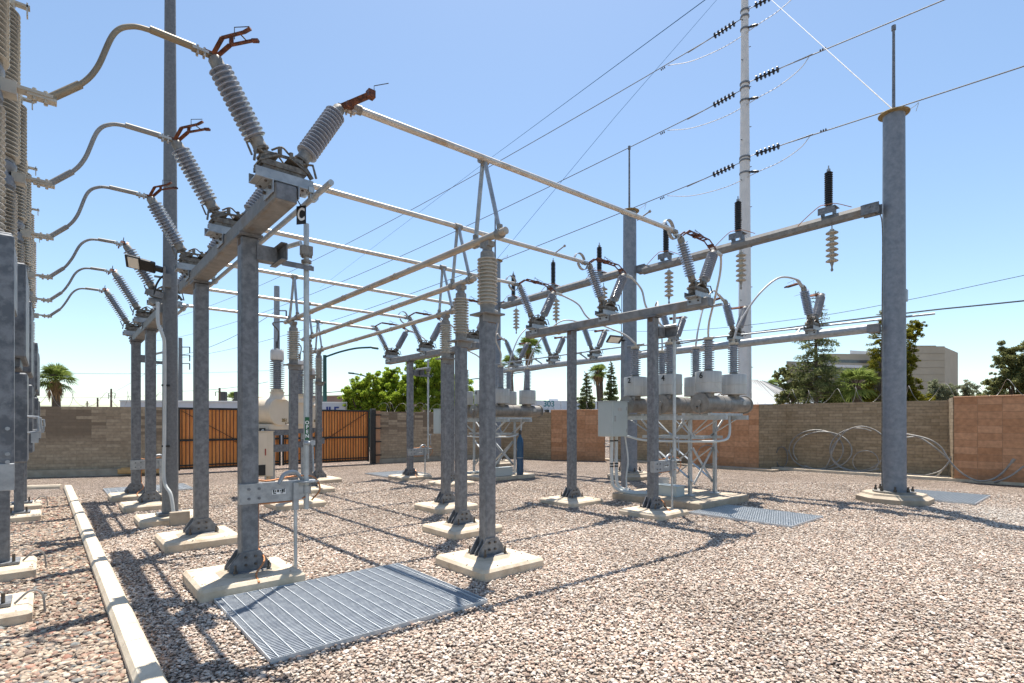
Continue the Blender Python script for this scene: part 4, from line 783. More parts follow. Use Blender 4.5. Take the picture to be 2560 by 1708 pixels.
def lampbox(mb, p0, p1, wid, th, dn=0.0):
    ax = (p1 - p0); L = ax.length; ax.normalize(); un = (Vector((0, 0, -.66)) - FW * .75); un = (un - ax * un.dot(ax)).normalized(); sd = ax.cross(un)
    M = Matrix((ax, sd, un)).transposed().to_4x4(); M.translation = (p0 + p1) / 2; mb.box((0, 0, dn), (L, wid, th), M, .01)
lampbox(b, pA, pB, .09, .07); lampbox(b, pB, pC, .20, .06); lampbox(b, pC, pD, .23, .045)
hd = obj('head', b, BLACKM, fl)
b = MB(); lampbox(b, pC.lerp(pD, .10), pC.lerp(pD, .80), .19, .008, .024); obj('lens', b, LAMPG, hd)
b = MB(); b.tube(curve([at(384, 742, 8.9), at(390, 715, 8.9), at(400, 697, 8.9), at(408, 690, 8.9)], 6), .015, 8); obj('cord', b, POLY, fl)
# ------------------------------------------------------------------ operating gear of the switches
def gear(label, px, py, zp, zb, side, zt, sgn='OPEN', wd=.17, red=False):
    """channel bolted low on the post, vertical pipe, upper bracket and horizontal shaft"""
    t = thing('operating_gear', label, 'switch operating gear', (px, py, zp), 'manual switch operating gear on the posts')
    yf = py - wd / 2 - .02
    b = MB(); b.box((px + .24, yf, zb), (.70, .012, .21)); b.box((px + .24, yf + .035, zb + .102), (.70, .07, .008)); b.box((px + .24, yf + .035, zb - .102), (.70, .07, .008)); b.box((px - .10, yf + .04, zb), (.012, .09, .19)); ch = obj('channel', b, GALVN, t)
    q = MB()
    for i in (-.02, .08):
        for j in (-.05, .05): q.cyl((px + i, yf - .018, zb + j), (px + i, yf, zb + j), .015, n=8)
    obj('bolt', q, GALV, ch)
    s = MB(); s.box((px + .28, yf - .008, zb), (.14, .003, .05)); st = obj('sticker', s, WHITE, ch)
    s = MB()
    for k, (i, w2, hgt) in enumerate(((-.055, .015, .03), (-.035, .012, .02), (-.01, .02, .026), (.015, .012, .016), (.038, .022, .03), (.058, .008, .04), (-.045, .03, .010), (.03, .03, .008))): s.box((px + .28 + i, yf - .0105, zb + (.01 if k < 6 else -.014)), (w2, .002, hgt))
    obj('sticker_print', s, INK, st)
    xp, yp = px + .58, yf + .01
    p = MB(); p.cyl((xp, yp, zb - .22), (xp, yp, zt), .030, n=18); p.cyl((xp, yp, zb + .5), (xp, yp, zb + .53), .036, n=18); pi = obj('vertical_pipe', p, PIPEM, t)
    h = MB(); h.cyl((xp, yp, zb + .085), (xp, yp, zb + .10), .13, n=24); h.cyl((xp, yp, zb - .04), (xp, yp, zb + .04), .05, n=16); h.box((xp - .07, yp, zb), (.14, .05, .08)); h.box((xp - .13, yp - .03, zb - .06), (.055, .05, .30)); h.tube(curve([(xp - .02, yp + .04, zb + .10), (xp - .12, yp + .02, zb + .20), (xp - .24, yp + .0, zb + .18), (xp - .30, yp - .01, zb + .08)], 6), .022, 10); h.cyl((xp - .04, yp - .04, zb + .52), (xp + .06, yp - .05, zb + .52), .018, n=8); h.box((xp + .05, yp - .05, zb + .52), (.05, .04, .05)); h.tube([(xp + .05, yp - .05, zb + .5), (xp + .06, yp - .06, zb + .2)], .012); obj('lock_collar', h, GALVN, t)
    r = MB(); r.cyl((xp - .13, yp - .03, zp - .1), (xp - .13, yp - .03, zb - .15), .020, n=12); obj('stay_pipe', r, PIPEM, t)
    c = MB(); c.tube(curve([(px + .11, yf + .12, zp + .02), (px + .10, yf + .1, zp + .25), (px + .10, yf + .09, zb - .12), (px + .12, yf + .05, zb - .12), (px + .45, yf + .03, zb - .115), (xp - .02, yf - .02, zb - .08)], 6), .009, 8); c.tube(curve([(px + .06, yf + .05, zb + .14), (px + .2, yf + .05, zb + .12), (px + .45, yf + .05, zb + .15), (xp + .06, yf - .03, zb + .14), (xp + .13, yf - .05, zb + .0), (xp + .04, yf - .04, zb - .12)], 6), .009, 8); c.tube(curve([(px + .10, yf + .1, zp + .22), (px + .12, yf - .05, zp + .12), (px + .0, yf - .2, zp + .03), (px - .02, yf - .36, zp - .02)], 6), .010, 8); obj('copper_earth', c, COPW, t)
    if sgn:
        pln = MB(); pln.box((xp - .004, yp - .0335, zb + .68), (.048, .004, .255)); pl = obj('sign_plate', pln, GREEN if sgn == 'OPEN' else mat('red_white_sign', (.55, .10, .08), (.8, .7, .65), 60, .5), t)
        if sgn == 'OPEN':
            for k, ch_ in enumerate(sgn): text('letter', ch_, .054, (xp - .004, yp - .0362, zb + .745 - k * .050), (0, -1, 0), WHITE, pl, th=.001, bold=.0015)
    # upper bracket
    zu = zt - .42
    u = MB(); u.box((px + .16, yf + .06, zu), (.20, .12, .16)); u.box((px + .30, yf - .02, zu), (.012, .38, .17)); u.box((px + .27, yf - .02, zu - .085), (.06, .38, .010)); u.box((px + .27, yf - .02, zu + .085), (.06, .38, .010)); u.box((px + .47, yf + .01, zu - .06), (.34, .012, .05)); u.box((px + .47, yf - .05, zu - .085), (.34, .012, .05)); obj('upper_bracket', u, GALV, t)
    v = MB(); v.cyl((xp, yp, zu - .02), (xp, yp, zu + .01), .055, n=16); v.cyl((xp, yp, zu + .05), (xp, yp, zu + .16), .045, n=14); v.box((xp, yp, zu + .12), (.12, .08, .10))
    for k in range(6): v.cyl((xp + .05 * math.cos(k), yp + .05 * math.sin(k), zu + .06), (xp + .06 * math.cos(k), yp + .06 * math.sin(k), zu + .06), .018, n=8)
    obj('bearing', v, CAST, t)
    hz = MB(); hz.cyl((px + .30, yf + .26, zu + .12), (px + .48, yf - .10, zu + .16), .026, n=14); hz.cyl((px + .33, yf + .2, zu + .125), (px + .345, yf + .17, zu + .13), .04, n=14); obj('stub_pipe', hz, PIPEM, t)
    return t
gear('operating gear with green OPEN sign on the nearest left post', 1.59, 6.10, .13, .95, 1, 3.92)
gear('operating gear on right post in front of the numbered breaker', 8.47, 5.75, .10, .88, 1, 3.80, '', .16)
gear('small operating gear on the far post by the green trees', 8.22, 14.15, .10, .80, 1, 3.62, '', .16)
gear('operating gear with small red sign on the farthest left post', 1.46, 14.52, .12, .75, 1, 3.55, 'RED')
for (x, y0, y1, z, lb) in ((1.86, 4.55, 9.5, 3.80, 'horizontal control pipe running under the near left beam'), (1.78, 10.5, 15.2, 3.70, 'horizontal control pipe beside the far left beam'), (8.86, 4.6, 9.1, 3.76, 'horizontal control pipe just below the right stand beam'), (8.55, 10.6, 15.4, 3.66, 'horizontal control pipe below the far middle beam')):
    b = MB(); b.tube([(x, y0, z), (x, y1, z)], .026, 14)
    for f in (.08, .48, .87): yy = y0 + (y1 - y0) * f; b.cyl((x, yy, z), (x, yy + .05, z), .042, n=14); b.bar((x, yy + .02, z), (x - .12, yy + .02, z + .12), .03, .02); b.box((x - .03, yy + .02, z + .05), (.05, .08, .05))
    solo('control_pipe', b, PIPEM, lb, 'control pipe', 'horizontal control pipes along the switch beams')
# ------------------------------------------------------------------ gratings
GR = mat('grating_steel', (.25, .275, .31), (.34, .37, .40), 10, .5, .3)
GRD = mat('grating_gap_shade', (.03, .033, .037), (.06, .065, .07), 10, .7)  # shade between the grating bars, put into a dark colour
GRB = mat('grating_bright_and_sheen', (.50, .525, .54), (.60, .62, .63), 10, .45, .3)  # also for farther gratings' bars: low-angle sheen put into the colour
def grating(label, x0, x1, y0, y1, nx, ny, m=None, z=.032):
    t = thing('grating', label, 'steel grating', ((x0 + x1) / 2, (y0 + y1) / 2, 0), 'steel standing gratings laid on the gravel')
    PADS.append((x0 - .02, x1 + .02, y0 - .02, y1 + .02))
    a, b = MB(), MB()
    for k in range(nx): x = x0 + (x1 - x0) * (k + .5) / nx; b.box((x, (y0 + y1) / 2, z), (.0065, y1 - y0 - .01, .016))
    for k in range(ny): y = y0 + (y1 - y0) * (k + .5) / ny; a.box(((x0 + x1) / 2, y, z - .014), (x1 - x0 - .012, .013, .026))
    f = MB()
    for x in (x0, x1): f.box((x, (y0 + y1) / 2, z - .010), (.006, y1 - y0, .036))
    for y in (y0, y1): f.box(((x0 + x1) / 2, y, z - .010), (x1 - x0, .006, .036))
    u = MB(); u.box(((x0 + x1) / 2, (y0 + y1) / 2, z - .030), (x1 - x0 - .03, y1 - y0 - .03, .004)); obj('gap_shade_sheet', u, GRD, t)  # added dark sheet standing in for the shade in the gaps
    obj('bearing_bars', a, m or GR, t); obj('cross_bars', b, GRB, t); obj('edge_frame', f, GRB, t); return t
grating('big blue-grey grating in the foreground, long square bars', 1.17, 3.10, 3.92, 5.62, 17, 56)
grating('bright grating in front of the numbered breaker at right', 8.95, 10.35, 3.5, 5.30, 14, 44, GRB)  # bars paler from here on: grazing-view brightness painted in
grating('pale grating just right of the thick round pole base', 14.3, 16.2, 2.0, 3.7, 14, 30, GRB)
grating('small blue-grey grating at far left, right of the kerb', 1.02, 2.75, 15.35, 16.85, 12, 30, GRB)
grating('far light blue grating at foot of the post before the trees', 7.8, 9.3, 14.75, 16.3, 12, 30, GRB)

# small yard lamp on a square post left of the middle round pole
yl = thing('yard_lamp', 'flat black yard lamp on a square post left of the middle round pole', 'yard lamp', tuple(at(1560, 1056, 13.2) - Vector((0, 0, 1.7))))
q = at(1560, 1056, 13.2); b = MB(); b.box((q.x, q.y, 1.9), (.11, .11, 3.6), None, .006); b.box((q.x, q.y, .03), (.24, .24, .06)); obj('post', b, POLEG, yl)
b = MB(); pa, pb = at(1562, 851, 13.2), at(1520, 847, 12.9); lampbox(b, pa, pa.lerp(pb, .25), .06, .06); lampbox(b, pa.lerp(pb, .2), pb, .22, .045); hd = obj('lamp_head', b, BLACKM, yl); b = MB(); lampbox(b, pa.lerp(pb, .35), pa.lerp(pb, .95), .17, .006, .024); obj('lens', b, LAMPG, hd)
# ------------------------------------------------------------------ walls and gate
def wall(label, p0, p1, h, m, th=.2, name='block_wall', group='block walls around the yard', cap=None):
    p0, p1 = Vector((*p0, 0)), Vector((*p1, 0)); d = p1 - p0; L = d.length; rz = math.atan2(d.y, d.x)
    b = MB(); b.box((L / 2, th / 2, h / 2 - .1), (L, th, h + .2))
    o = solo(name, b, m, label, 'wall', group); o.location = p0; o.rotation_euler = (0, 0, rz)
    if cap:
        c = MB(); c.box((L / 2, th / 2, h + .02), (L + .02, th + .04, .045), None, .01); co = obj('coping', c, cap); co.parent = o
    return o
ORC = mat('orange_coping', (.42, .22, .12), (.5, .28, .16), 6, .85)
wall('long tan block wall at left with brown paint patches over its upper half', (-14, 28.2), (2.98, 20.72), 2.2, CMUP)
wall('tan block wall right of the gate, in front of the green trees', (10.36, 20.32), (16.3, 19.85), 2.15, CMUP)
wall('short tan wall between the far corner and first orange panel wall', (16.3, 19.85), (17.10, 17.0), 2.15, CMU)
wall('farthest orange block wall panel, left of the pale green cabinet', (17.12, 17.0), (18.30, 14.9), 2.22, CMUO, cap=ORC)
wall('recessed tan wall behind the grey-green cabinet', (18.9, 15.1), (19.5, 10.6), 2.22, CMU)
wall('middle orange block wall panel behind numbered breaker', (18.85, 11.0), (19.25, 8.62), 2.3, CMUO, cap=ORC)
wall('tan pilaster wall end at left of the coiled cables', (19.25, 8.60), (20.35, 8.10), 2.34, CMU)
wall('recessed tan wall with coiled cables leaning on it', (20.32, 8.3), (20.55, 3.2), 2.37, CMU)
wall('tan pilaster right of the thick round pole', (20.4, 3.45), (19.72, 3.25), 2.42, CMU)
wall('nearest orange block wall panel at the right edge', (19.70, 3.22), (19.40, -7.0), 2.40, CMUO, cap=ORC)
b = MB(); b.box((0, 0, 0), (9, .12, .44)); o = solo('wall_footing', b, CONCD, 'low concrete footing strip along the left tan wall', 'footing'); o.location = (-1.2, 22.42, 0); o.rotation_euler = (0, 0, math.atan2(20.72 - 28.2, 2.98 + 14))
b = MB(); b.box((0, 0, 0), (6, .12, .34)); o = solo('wall_footing', b, CONCD, 'low concrete footing strip along the wall right of the gate', 'footing'); o.location = (13.3, 20.02, 0); o.rotation_euler = (0, 0, math.atan2(-.47, 5.94))
b = MB(); b.box((.35, 0, 0), (.9, 11.5, .16)); solo('wall_footing', b, CONC, 'pale concrete footing strip at foot of the right wall', 'footing').location = (19.75, 2.6, 0)
b = MB(); b.box((0, 0, 0), (.5, 7.5, .14)); solo('wall_footing', b, CONCD, 'concrete footing strip below the middle orange wall', 'footing').location = (18.85, 11.6, 0)
b = MB(); M = Matrix.Translation((2.35, 20.5, .16)) @ Matrix.Rotation(-.42, 4, 'Z'); b.box((0, 0, 0), (1.5, .35, .16), M, .02); b.box((0, -.12, .09), (1.3, .06, .05), M); solo('timber', b, mat('yellow_timber', (.35, .22, .09), (.45, .30, .13), 6, .8), 'yellowish timber lying against left wall footing beside the gate', 'timber')
def gate(label, x0, x1, y0, y1, hinge):
    t = thing('gate_leaf', label, 'gate', (x0, y0, 0), 'two leaves of the orange gate')
    d = Vector((x1 - x0, y1 - y0, 0)); L = d.length; d.normalize(); n = Vector((d.y, -d.x, 0)); P = lambda u, v, z: Vector((x0, y0, 0)) + d * u + n * v + Vector((0, 0, z))
    pn = MB(); k = 0; w_ = .30; u = 0
    while u < L - .01:
        u2 = min(u + w_ - .004, L); pn.add([tuple(P(u, v, z)) for z in (.12, 2.14) for v in (-.012, -.03)] + [tuple(P(u2, v, z)) for z in (.12, 2.14) for v in (-.012, -.03)], [(0, 1, 3, 2), (4, 6, 7, 5), (0, 4, 5, 1), (2, 3, 7, 6), (0, 2, 6, 4), (1, 5, 7, 3)]); u += w_; k += 1
    obj('panel', pn, GATEO, t)
    f = MB()
    for z, h in ((2.16, .07), (1.10, .07), (.16, .06), (.26, .04)): f.bar(P(0, .02, z), P(L, .02, z), h, .05)
    for u in (.02, L - .02): f.bar(P(u, .02, .10), P(u, .02, 2.18), .06, .06)
    f.bar(P(.1 if hinge < 0 else L - .1, .015, 2.08), P(L * .52, .015, 1.12), .012, .03); f.bar(P(.1 if hinge > 0 else L - .1, .015, .25), P(L * .5, .015, 1.08), .012, .03)
    obj('frame', f, BLACKM, t)
    g_ = MB(); nn = int(L / .107)
    for k in range(1, nn): g_.bar(P(L * k / nn, .012, .13), P(L * k / nn, .012, 2.14), .018, .018)
    obj('pickets', g_, BLACKM, t); return t
gate('left leaf of the tall orange gate with black bars', 3.22, 6.42, 20.60, 20.42, -1)
gate('right leaf of the tall orange gate with black bars', 6.50, 9.86, 20.42, 20.30, 1)
b = MB(); b.box((10.02, 20.24, 1.1), (.19, .19, 2.3), None, .01)
for z in (.35, .9, 1.45, 2.0): b.box((10.22, 20.16, z), (.28, .03, .05))
gp = solo('gate_post', b, BLACKM, 'black steel gate post with four hinge straps', 'post')
b = MB(); b.box((10.24, 20.36, 1.08), (.2, .3, 2.2)); solo('gate_pier', b, ORC, 'slim orange block pier beside the black gate post', 'pier')
b = MB(); b.box((3.08, 20.7, 1.1), (.16, .16, 2.25), None, .01); solo('gate_post', b, BLACKM, 'black steel gate post at left end of the gate, behind the mast', 'post')
# ------------------------------------------------------------------ razor wire coils
def razor(label, p0, p1, z, r, pitch):
    p0, p1 = Vector((*p0, z + r * .8)), Vector((*p1, z + r * .8)); d = p1 - p0; L = d.length; d.normalize(); s = Vector((-d.y, d.x, 0)); pts = []
    n = int(L / pitch * 16); rr = random.Random(label)
    for k in range(n + 1):
        a = 2 * PI * k / 16; w_ = 1 + .12 * math.sin(k * .13 + len(label)); pts.append(p0 + d * (L * k / n + .12 * math.sin(a * .5)) + s * (r * w_ * math.cos(a)) + Vector((0, 0, r * w_ * math.sin(a))))
    b = MB(); b.tube(pts, .006, 5); solo('razor_wire', b, CABLE, label, 'razor wire', 'razor wire coils along the wall tops')
razor('razor wire coil on top of the left wall, below the palm', (-3, 23.4), (2.9, 20.85), 2.22, .26, .75)
razor('razor wire coil on the wall in front of the bright green trees', (10.4, 20.4), (16.2, 19.95), 2.17, .20, .42)
razor('razor wire coil on the wall left of the grey-green cabinet', (16.4, 19.8), (18.2, 15.2), 2.2, .24, .62)
razor('razor wire coil on the middle orange wall', (18.9, 12.5), (19.3, 8.8), 2.3, .24, .7)
razor('razor wire coil over the coiled cables, against dark trees', (20.4, 8.2), (20.6, 3.4), 2.38, .27, .72)
razor('razor wire coil on the nearest orange wall at the right edge', (19.8, 3.2), (19.6, -2.5), 2.42, .26, .95)
# ------------------------------------------------------------------ cables leaning against the wall
def onX(px, py, X):
    d = FW + RT * ((px - 1280) / 1330) + Vector((0, 0, (1056 - py) / 1330)); return Vector((0, 0, 1.7)) + d * (X / d.x)
zc = lambda x, y: (1900 + x / 3.4848, 850 + y / 3.4848)
def cable(label, pts, X, r=.022, n=8, m=None, lug=True):
    P = [onX(*zc(*p), X - .025 * (i % 3)) for i, p in enumerate(pts)]
    b = MB(); c = curve(P, n); b.tube(c, r, 10)
    if lug: b.tube([c[-1], c[-1] + (c[-1] - c[-4]).normalized() * .12], r * 1.5, 8)
    return solo('spare_cable', b, m or CABLE, label, 'cable', 'spare cables coiled against the tan wall')
ell = lambda cx, cy, rx, ry, a0, a1, n=16: [(cx + rx * math.cos(math.radians(a0 + (a1 - a0) * k / n)), cy - ry * math.sin(math.radians(a0 + (a1 - a0) * k / n))) for k in range(n + 1)]
cable('big cable loop at left of the recess, reaching the pilaster', ell(490, 955, 235, 170, 200, -170, 20), 20.15)
cable('second cable loop just inside the big left loop', ell(545, 965, 255, 165, 210, -120, 20), 20.1)
cable('tall cable loop left of the thick round pole, upper end bent', [(575, 1108), (600, 1060), (650, 930), (720, 820), (800, 770), (900, 755), (1000, 785), (1080, 840)], 20.05)
cable('wide cable loop passing behind the thick round pole', ell(850, 955, 240, 185, 60, 350, 20), 20.1)
cable('cable loop whose right half shows right of the thick round pole', [(700, 850), (640, 920), (620, 1000), (660, 1080), (760, 1135), (880, 1150), (1000, 1130)], 20.05)
cable('small neat cable coil lying left of the thick round pole', ell(920, 1060, 112, 95, 0, 1070, 48), 20.1, .014, 4, lug=False)
cable('small dark cable coil leaning in the corner of the pilaster', ell(190, 1020, 50, 88, 0, 1070, 48), 20.0, .014, 4, POLED, lug=False)
cable('long cable curving right of the thick round pole down to a lug', [(1270, 820), (1400, 845), (1500, 880), (1580, 940), (1630, 1020), (1690, 1100), (1780, 1175), (1900, 1228), (2020, 1215), (2110, 1160), (2190, 1070)], 19.45, .025)
cable('cable with lug standing crossed beside the right pilaster', [(1280, 850), (1380, 848), (1500, 920), (1620, 1020), (1650, 1060), (1600, 1120), (1540, 1190)], 19.9, .024)
cable('low cable arc along the ground right of the thick round pole', [(1290, 1165), (1400, 1180), (1520, 1160), (1600, 1120), (1655, 1045)], 20.0, .018)
cable('cable end with lug at the right edge of the picture', [(2300, 1100), (2200, 1175), (2120, 1215), (2080, 1230)], 19.3, .024)
z3f = lambda x, y: (1300 + x / 3.9167, 900 + y / 3.9167)
for i, (cx, cy, rx, ry, lb) in enumerate(((1400, 860, 45, 90, 'cable coil half hidden behind the right stand post'), (1560, 860, 90, 110, 'cable loop behind the legs of the numbered breaker'), (1840, 930, 105, 95, 'thin cable loop in front of the middle orange wall'), (850, 900, 75, 80, 'white cable end leaning on the wall below the grey-green cabinet'), (960, 890, 80, 100, 'cable loop on the wall left of the middle round pole'))):
    b = MB(); pts = [onX(*z3f(cx + rx * math.cos(a), cy - ry * math.sin(a)), (19.0, 19.0, 18.75, 18.3, 18.7)[i]) for a in np.linspace(0.2, 6.0 if i != 3 else 3.3, 24)]; b.tube(pts, .018, 8); solo('spare_cable', b, CABLE, lb, 'cable', 'spare cables coiled against the tan wall')
# ------------------------------------------------------------------ white transmission pole and its lines
D0 = 32.0
base = at(1862, 1066, D0); topz = 27.0
tp = thing('transmission_pole', 'tall white steel transmission pole rising out of the top', 'power pole', (base.x, base.y, 0))
b = MB(); b.lathe([(.40, 0), (.385, 3), (.335, 12), (.22, 24), (.17, 34)], 12, Matrix.Translation((base.x, base.y, 0))); ps = obj('shaft', b, WHITEP, tp)
b = MB()
for k in range(34):
    z = 5 + k * .8; a = (k % 3) * 2.1 - 1.2; r = .39 - .0065 * z; b.cyl((base.x + r * math.cos(a), base.y + r * math.sin(a), z), (base.x + (r + .1) * math.cos(a), base.y + (r + .1) * math.sin(a), z), .025, n=6)
obj('step_bolts', b, DARKM, tp)
LDIR = Vector((-.10, 1, 0)).normalized(); RDIR = Vector((.10, -1, 0)).normalized()
for i, (pyl, pyr, nm) in enumerate(((43, 28, 'top'), (222, 210, 'middle'), (403, 395, 'lowest'))):
    zl = at(1847, pyl, D0).z; zr = at(1872, pyr, D0).z; rp = .39 - .0065 * zl
    joins = []; bb = MB()
    for z in (zl, zr, zl - .75): bb.lathe([(rp + .02, z - .05), (rp + .04, z - .05), (rp + .04, z + .05), (rp + .02, z + .05)], 12, Matrix.Translation((base.x, base.y, 0)), cap=False)
    obj('pole_band', bb, GALV, tp)
    for sd, dr, z, dz in ((-1, LDIR, zl, -.13), (1, RDIR, zr, .02)):
        t = thing('strain_insulator', '%s black insulator string on the %s side of the white pole' % (nm, 'left' if sd < 0 else 'right'), 'insulator string', tuple(base + Vector((0, 0, z))), 'strain insulator strings on the white pole')
        p0 = base * 1; p0.z = z; p0 += dr * rp; e = dr * 1 + Vector((0, 0, dz)); e.normalize(); m, L = align(p0, p0 + e * 2.0)
        b = MB(); prof = [(.03, .3)]
        for k in range(6): q = .42 + k * .23; prof += [(.05, q - .06), (.07, q - .02), (.18, q), (.17, q + .06), (.06, q + .09), (.04, q + .12)]
        b.lathe(prof, 16, m); obj('discs', b, POLY, t)
        h = MB(); h.cyl(p0, p0 + e * .35, .022, n=6); h.cyl(p0 + e * 1.7, p0 + e * 2.15, .03, n=8); h.cyl(p0 + e * 2.1, p0 + e * 3.4, .026, n=8); obj('fitting', h, CABLEW if sd > 0 else CAST, t)
        end = p0 + e * 2.1
        far = end + dr * (130 if sd < 0 else 70) + Vector((0, 0, -1.0 if sd < 0 else 1.5))
        b = MB(); pts = sag(end, far, 2.6 if sd < 0 else .6, 30); b.tube(pts, .026 if sd < 0 else .030, 6); solo('line_conductor', b, WIRE if sd < 0 else POLED, '%s power line leaving the white pole to the %s' % (nm, 'left' if sd < 0 else 'right'), 'power line', 'power lines on the white pole')
        q = end + e * (2.9 if sd < 0 else 1.65); joins.append(end + e * (2.7 if sd < 0 else 1.2))
        c = MB(); 
        for k in range(3): c.lathe([(.02, k * .12), (.085, k * .12 + .04), (.02, k * .12 + .08)], 8, align(q, q + e)[0])
        obj('clamp', c, DARKM, t)
    st = base * 1; st.z = zl - .75; side = (RDIR + FW * -.4).normalized(); s0 = st + side * rp; s1 = s0 + side * .62 + Vector((0, 0, -.22))
    t = thing('post_insulator', '%s short black standoff insulator on the white pole' % nm, 'insulator', tuple(st), 'standoff insulators on the white pole'); b = MB(); m, L = align(s0, s1); b.lathe([(.05, 0), (.05, L * .2), (.075, L * .25), (.075, L * .9), (.04, L)], 12, m); obj('body', b, POLY, t)
    eL, eR = joins
    b = MB(); b.tube(curve([eL, eL.lerp(s1, .3) + Vector((0, 0, -.42)), eL.lerp(s1, .68) + Vector((0, 0, -.42)), s1, s1.lerp(eR, .4) + Vector((0, 0, -.30)), s1.lerp(eR, .8) + Vector((0, 0, -.32)), eR], 7), .020, 6); solo('line_jumper', b, CABLEW, '%s slack jumper wire looping round the white pole' % nm, 'wire', 'slack jumper wires at the white pole')
BLUEW = mat('bluish_wire', (.04, .12, .24), None, 5, 1.0, spec=0, rvar=0)
b = MB(); b.tube([at(1765 * 1.0894, -5, 26), Vector((13.72 - .1, 3.25, 8.4))], .011, 6); solo('static_wire', b, CABLEW, 'bright white wire slanting from the top edge to the right round pole', 'wire', 'thin static wires in the sky')
b = MB(); b.tube([at(1768, -4, 26), at(1226, 396, 70), at(800, 720, 140)], .020, 5); solo('static_wire', b, BLUEW, 'thin bluish wire high across the middle of the sky', 'wire', 'thin static wires in the sky')
b = MB(); b.tube([at(1795, -4, 22), at(1540, 290, 18.5), Vector((13.35, 16.35, 8.1))], .007, 5); solo('static_wire', b, BLUEW, 'very thin wire coming down to the pole behind the nearest insulator post', 'wire', 'thin static wires in the sky')
b = MB(); b.tube(curve([at(2600, 748, 24) + (at(2600, 748, 24) - at(2266, 783, 26)) * 4, at(2600, 748, 24), at(2266, 783, 26), at(1786, 845, 30), at(1525, 893, 33), at(1198, 946, 38), at(926, 973, 44), at(700, 990, 52)], 6), .036, 6); solo('street_cable', b, WIRE, 'thick black cable crossing low behind the right pole to the gate', 'power line', 'street cables behind the yard')
b = MB(); b.tube(curve([at(2600, 680, 24) + (at(2600, 680, 24) - at(2270, 750, 26)) * 4, at(2600, 680, 24), at(2270, 750, 26), at(2000, 797, 29), at(1700, 827, 33), at(1420, 826, 38)], 6), .014, 6); solo('street_cable', b, WIRE, 'thin cable above the thick one, crossing behind the right pole', 'power line', 'street cables behind the yard')
# ------------------------------------------------------------------ far utility poles and street furniture
WOODP = mat('pole_wood', (.11, .075, .05), (.18, .13, .09), 8, .85)
def upole(label, px, ytop, D, r, m, arms, ybase=1075):
    p = at(px, ytop, D); t = thing('utility_pole', label, 'power pole', (p.x, p.y, 0), 'utility poles beyond the left wall')
    b = MB(); b.cyl((p.x, p.y, 0), (p.x, p.y, p.z), r, r * .75, 12); obj('shaft', b, m, t)
    if arms:
        a = MB(); q = MB()
        for (yy, w0, w1) in arms:
            z = at(px, yy, D).z; e0 = p + RT * w0; e1 = p + RT * w1; a.bar((e0.x, e0.y, z), (e1.x, e1.y, z), .09, .09)
            for e in ((e1,) if abs(w0) < .2 else (e0, e1)): q.cyl((e.x, e.y, z - .7), (e.x, e.y, z), .06, n=8)
        obj('crossarm', a, m, t); obj('line_insulator', q, POLY, t)
    return t
upole('brown wooden pole with three short arms behind the mast', 451, 845, 60, .26, GALV, ((868, 0, 1.05), (888, 0, 1.05), (909, 0, 1.05)))
upole('grey pole behind the nearest cream bushing', 692, 716, 45, .30, POLEG, ((777, 0, .8),))
upole('far pole with crossarms above the left wall, tallest of three', 278, 972, 120, .24, WOODP, ((983, -.6, .9), (990, -.6, .8)))
upole('short far pole just left of the tallest far pole', 244, 995, 120, .22, WOODP, ())
upole('tiny far pole right of the palm tree', 218, 1003, 160, .22, WOODP, ((1008, -.4, .5),))
upole('far pole seen between the mast and the nearest square posts', 549, 970, 90, .22, WOODP, ((980, -.7, .4),))
for i, (a, c, s_, lb) in enumerate((((451, 868, 60), (278, 983, 120), .5, 'upper distribution wire from the wooden pole to the left'), ((451, 888, 60), (692, 777, 45), .6, 'distribution wire from wooden pole up to the grey pole'), ((80, 993, 70), (430, 985, 80), .3, 'low wire just above the left wall'), ((80, 932, 60), (700, 925, 80), .3, 'higher wire crossing behind the palm'), ((100, 1014, 90), (520, 1005, 100), .2, 'lowest wire just above the left wall razor wire'), ((455, 978, 60), (670, 955, 50), .2, 'wire rising right from the wooden pole foot'))):
    b = MB(); b.tube(sag(at(*a), at(*c), s_), .022, 5); solo('street_wire', b, WIRE, lb, 'power line', 'thin street wires beyond the left wall')
sl_ = thing('street_lamp', 'dark green street lamp with long curved arm above the gate', 'street lamp', tuple(at(812, 1060, 34) * 1 - Vector((0, 0, at(812, 1060, 34).z))), 'street lamps beyond the gate')
p = at(812, 888, 34); b = MB(); b.cyl((p.x, p.y, 0), (p.x, p.y, p.z), .15, .11, 14); obj('pole', b, DKGREEN, sl_); b = MB(); b.tube(curve([at(812, 893, 34), at(850, 880, 34), at(890, 871, 34), at(930, 868.5, 34)], 6), .06, 8); ar = obj('arm', b, DKGREEN, sl_); b = MB(); b.bar(at(928, 869, 34), at(946, 871.5, 34), .12, .22, .04); obj('lamp_head', b, DKGREEN, ar)
sl_ = thing('street_lamp', 'second street lamp, its arm coming out of the bright green trees', 'street lamp', tuple(at(960, 1060, 44) - Vector((0, 0, at(960, 1060, 44).z))), 'street lamps beyond the gate')
p = at(960, 965, 44); b = MB(); b.cyl((p.x, p.y, 0), (p.x, p.y, p.z), .15, .11, 14); obj('pole', b, DKGREEN, sl_); b = MB(); b.tube(curve([at(960, 965, 44), at(935, 950, 44), at(905, 938, 44), at(884, 934, 44)], 6), .06, 8); ar = obj('arm', b, DKGREEN, sl_); b = MB(); b.bar(at(886, 934, 44), at(871, 932.5, 44), .14, .24, .04); obj('lamp_head', b, DKGREEN, ar)
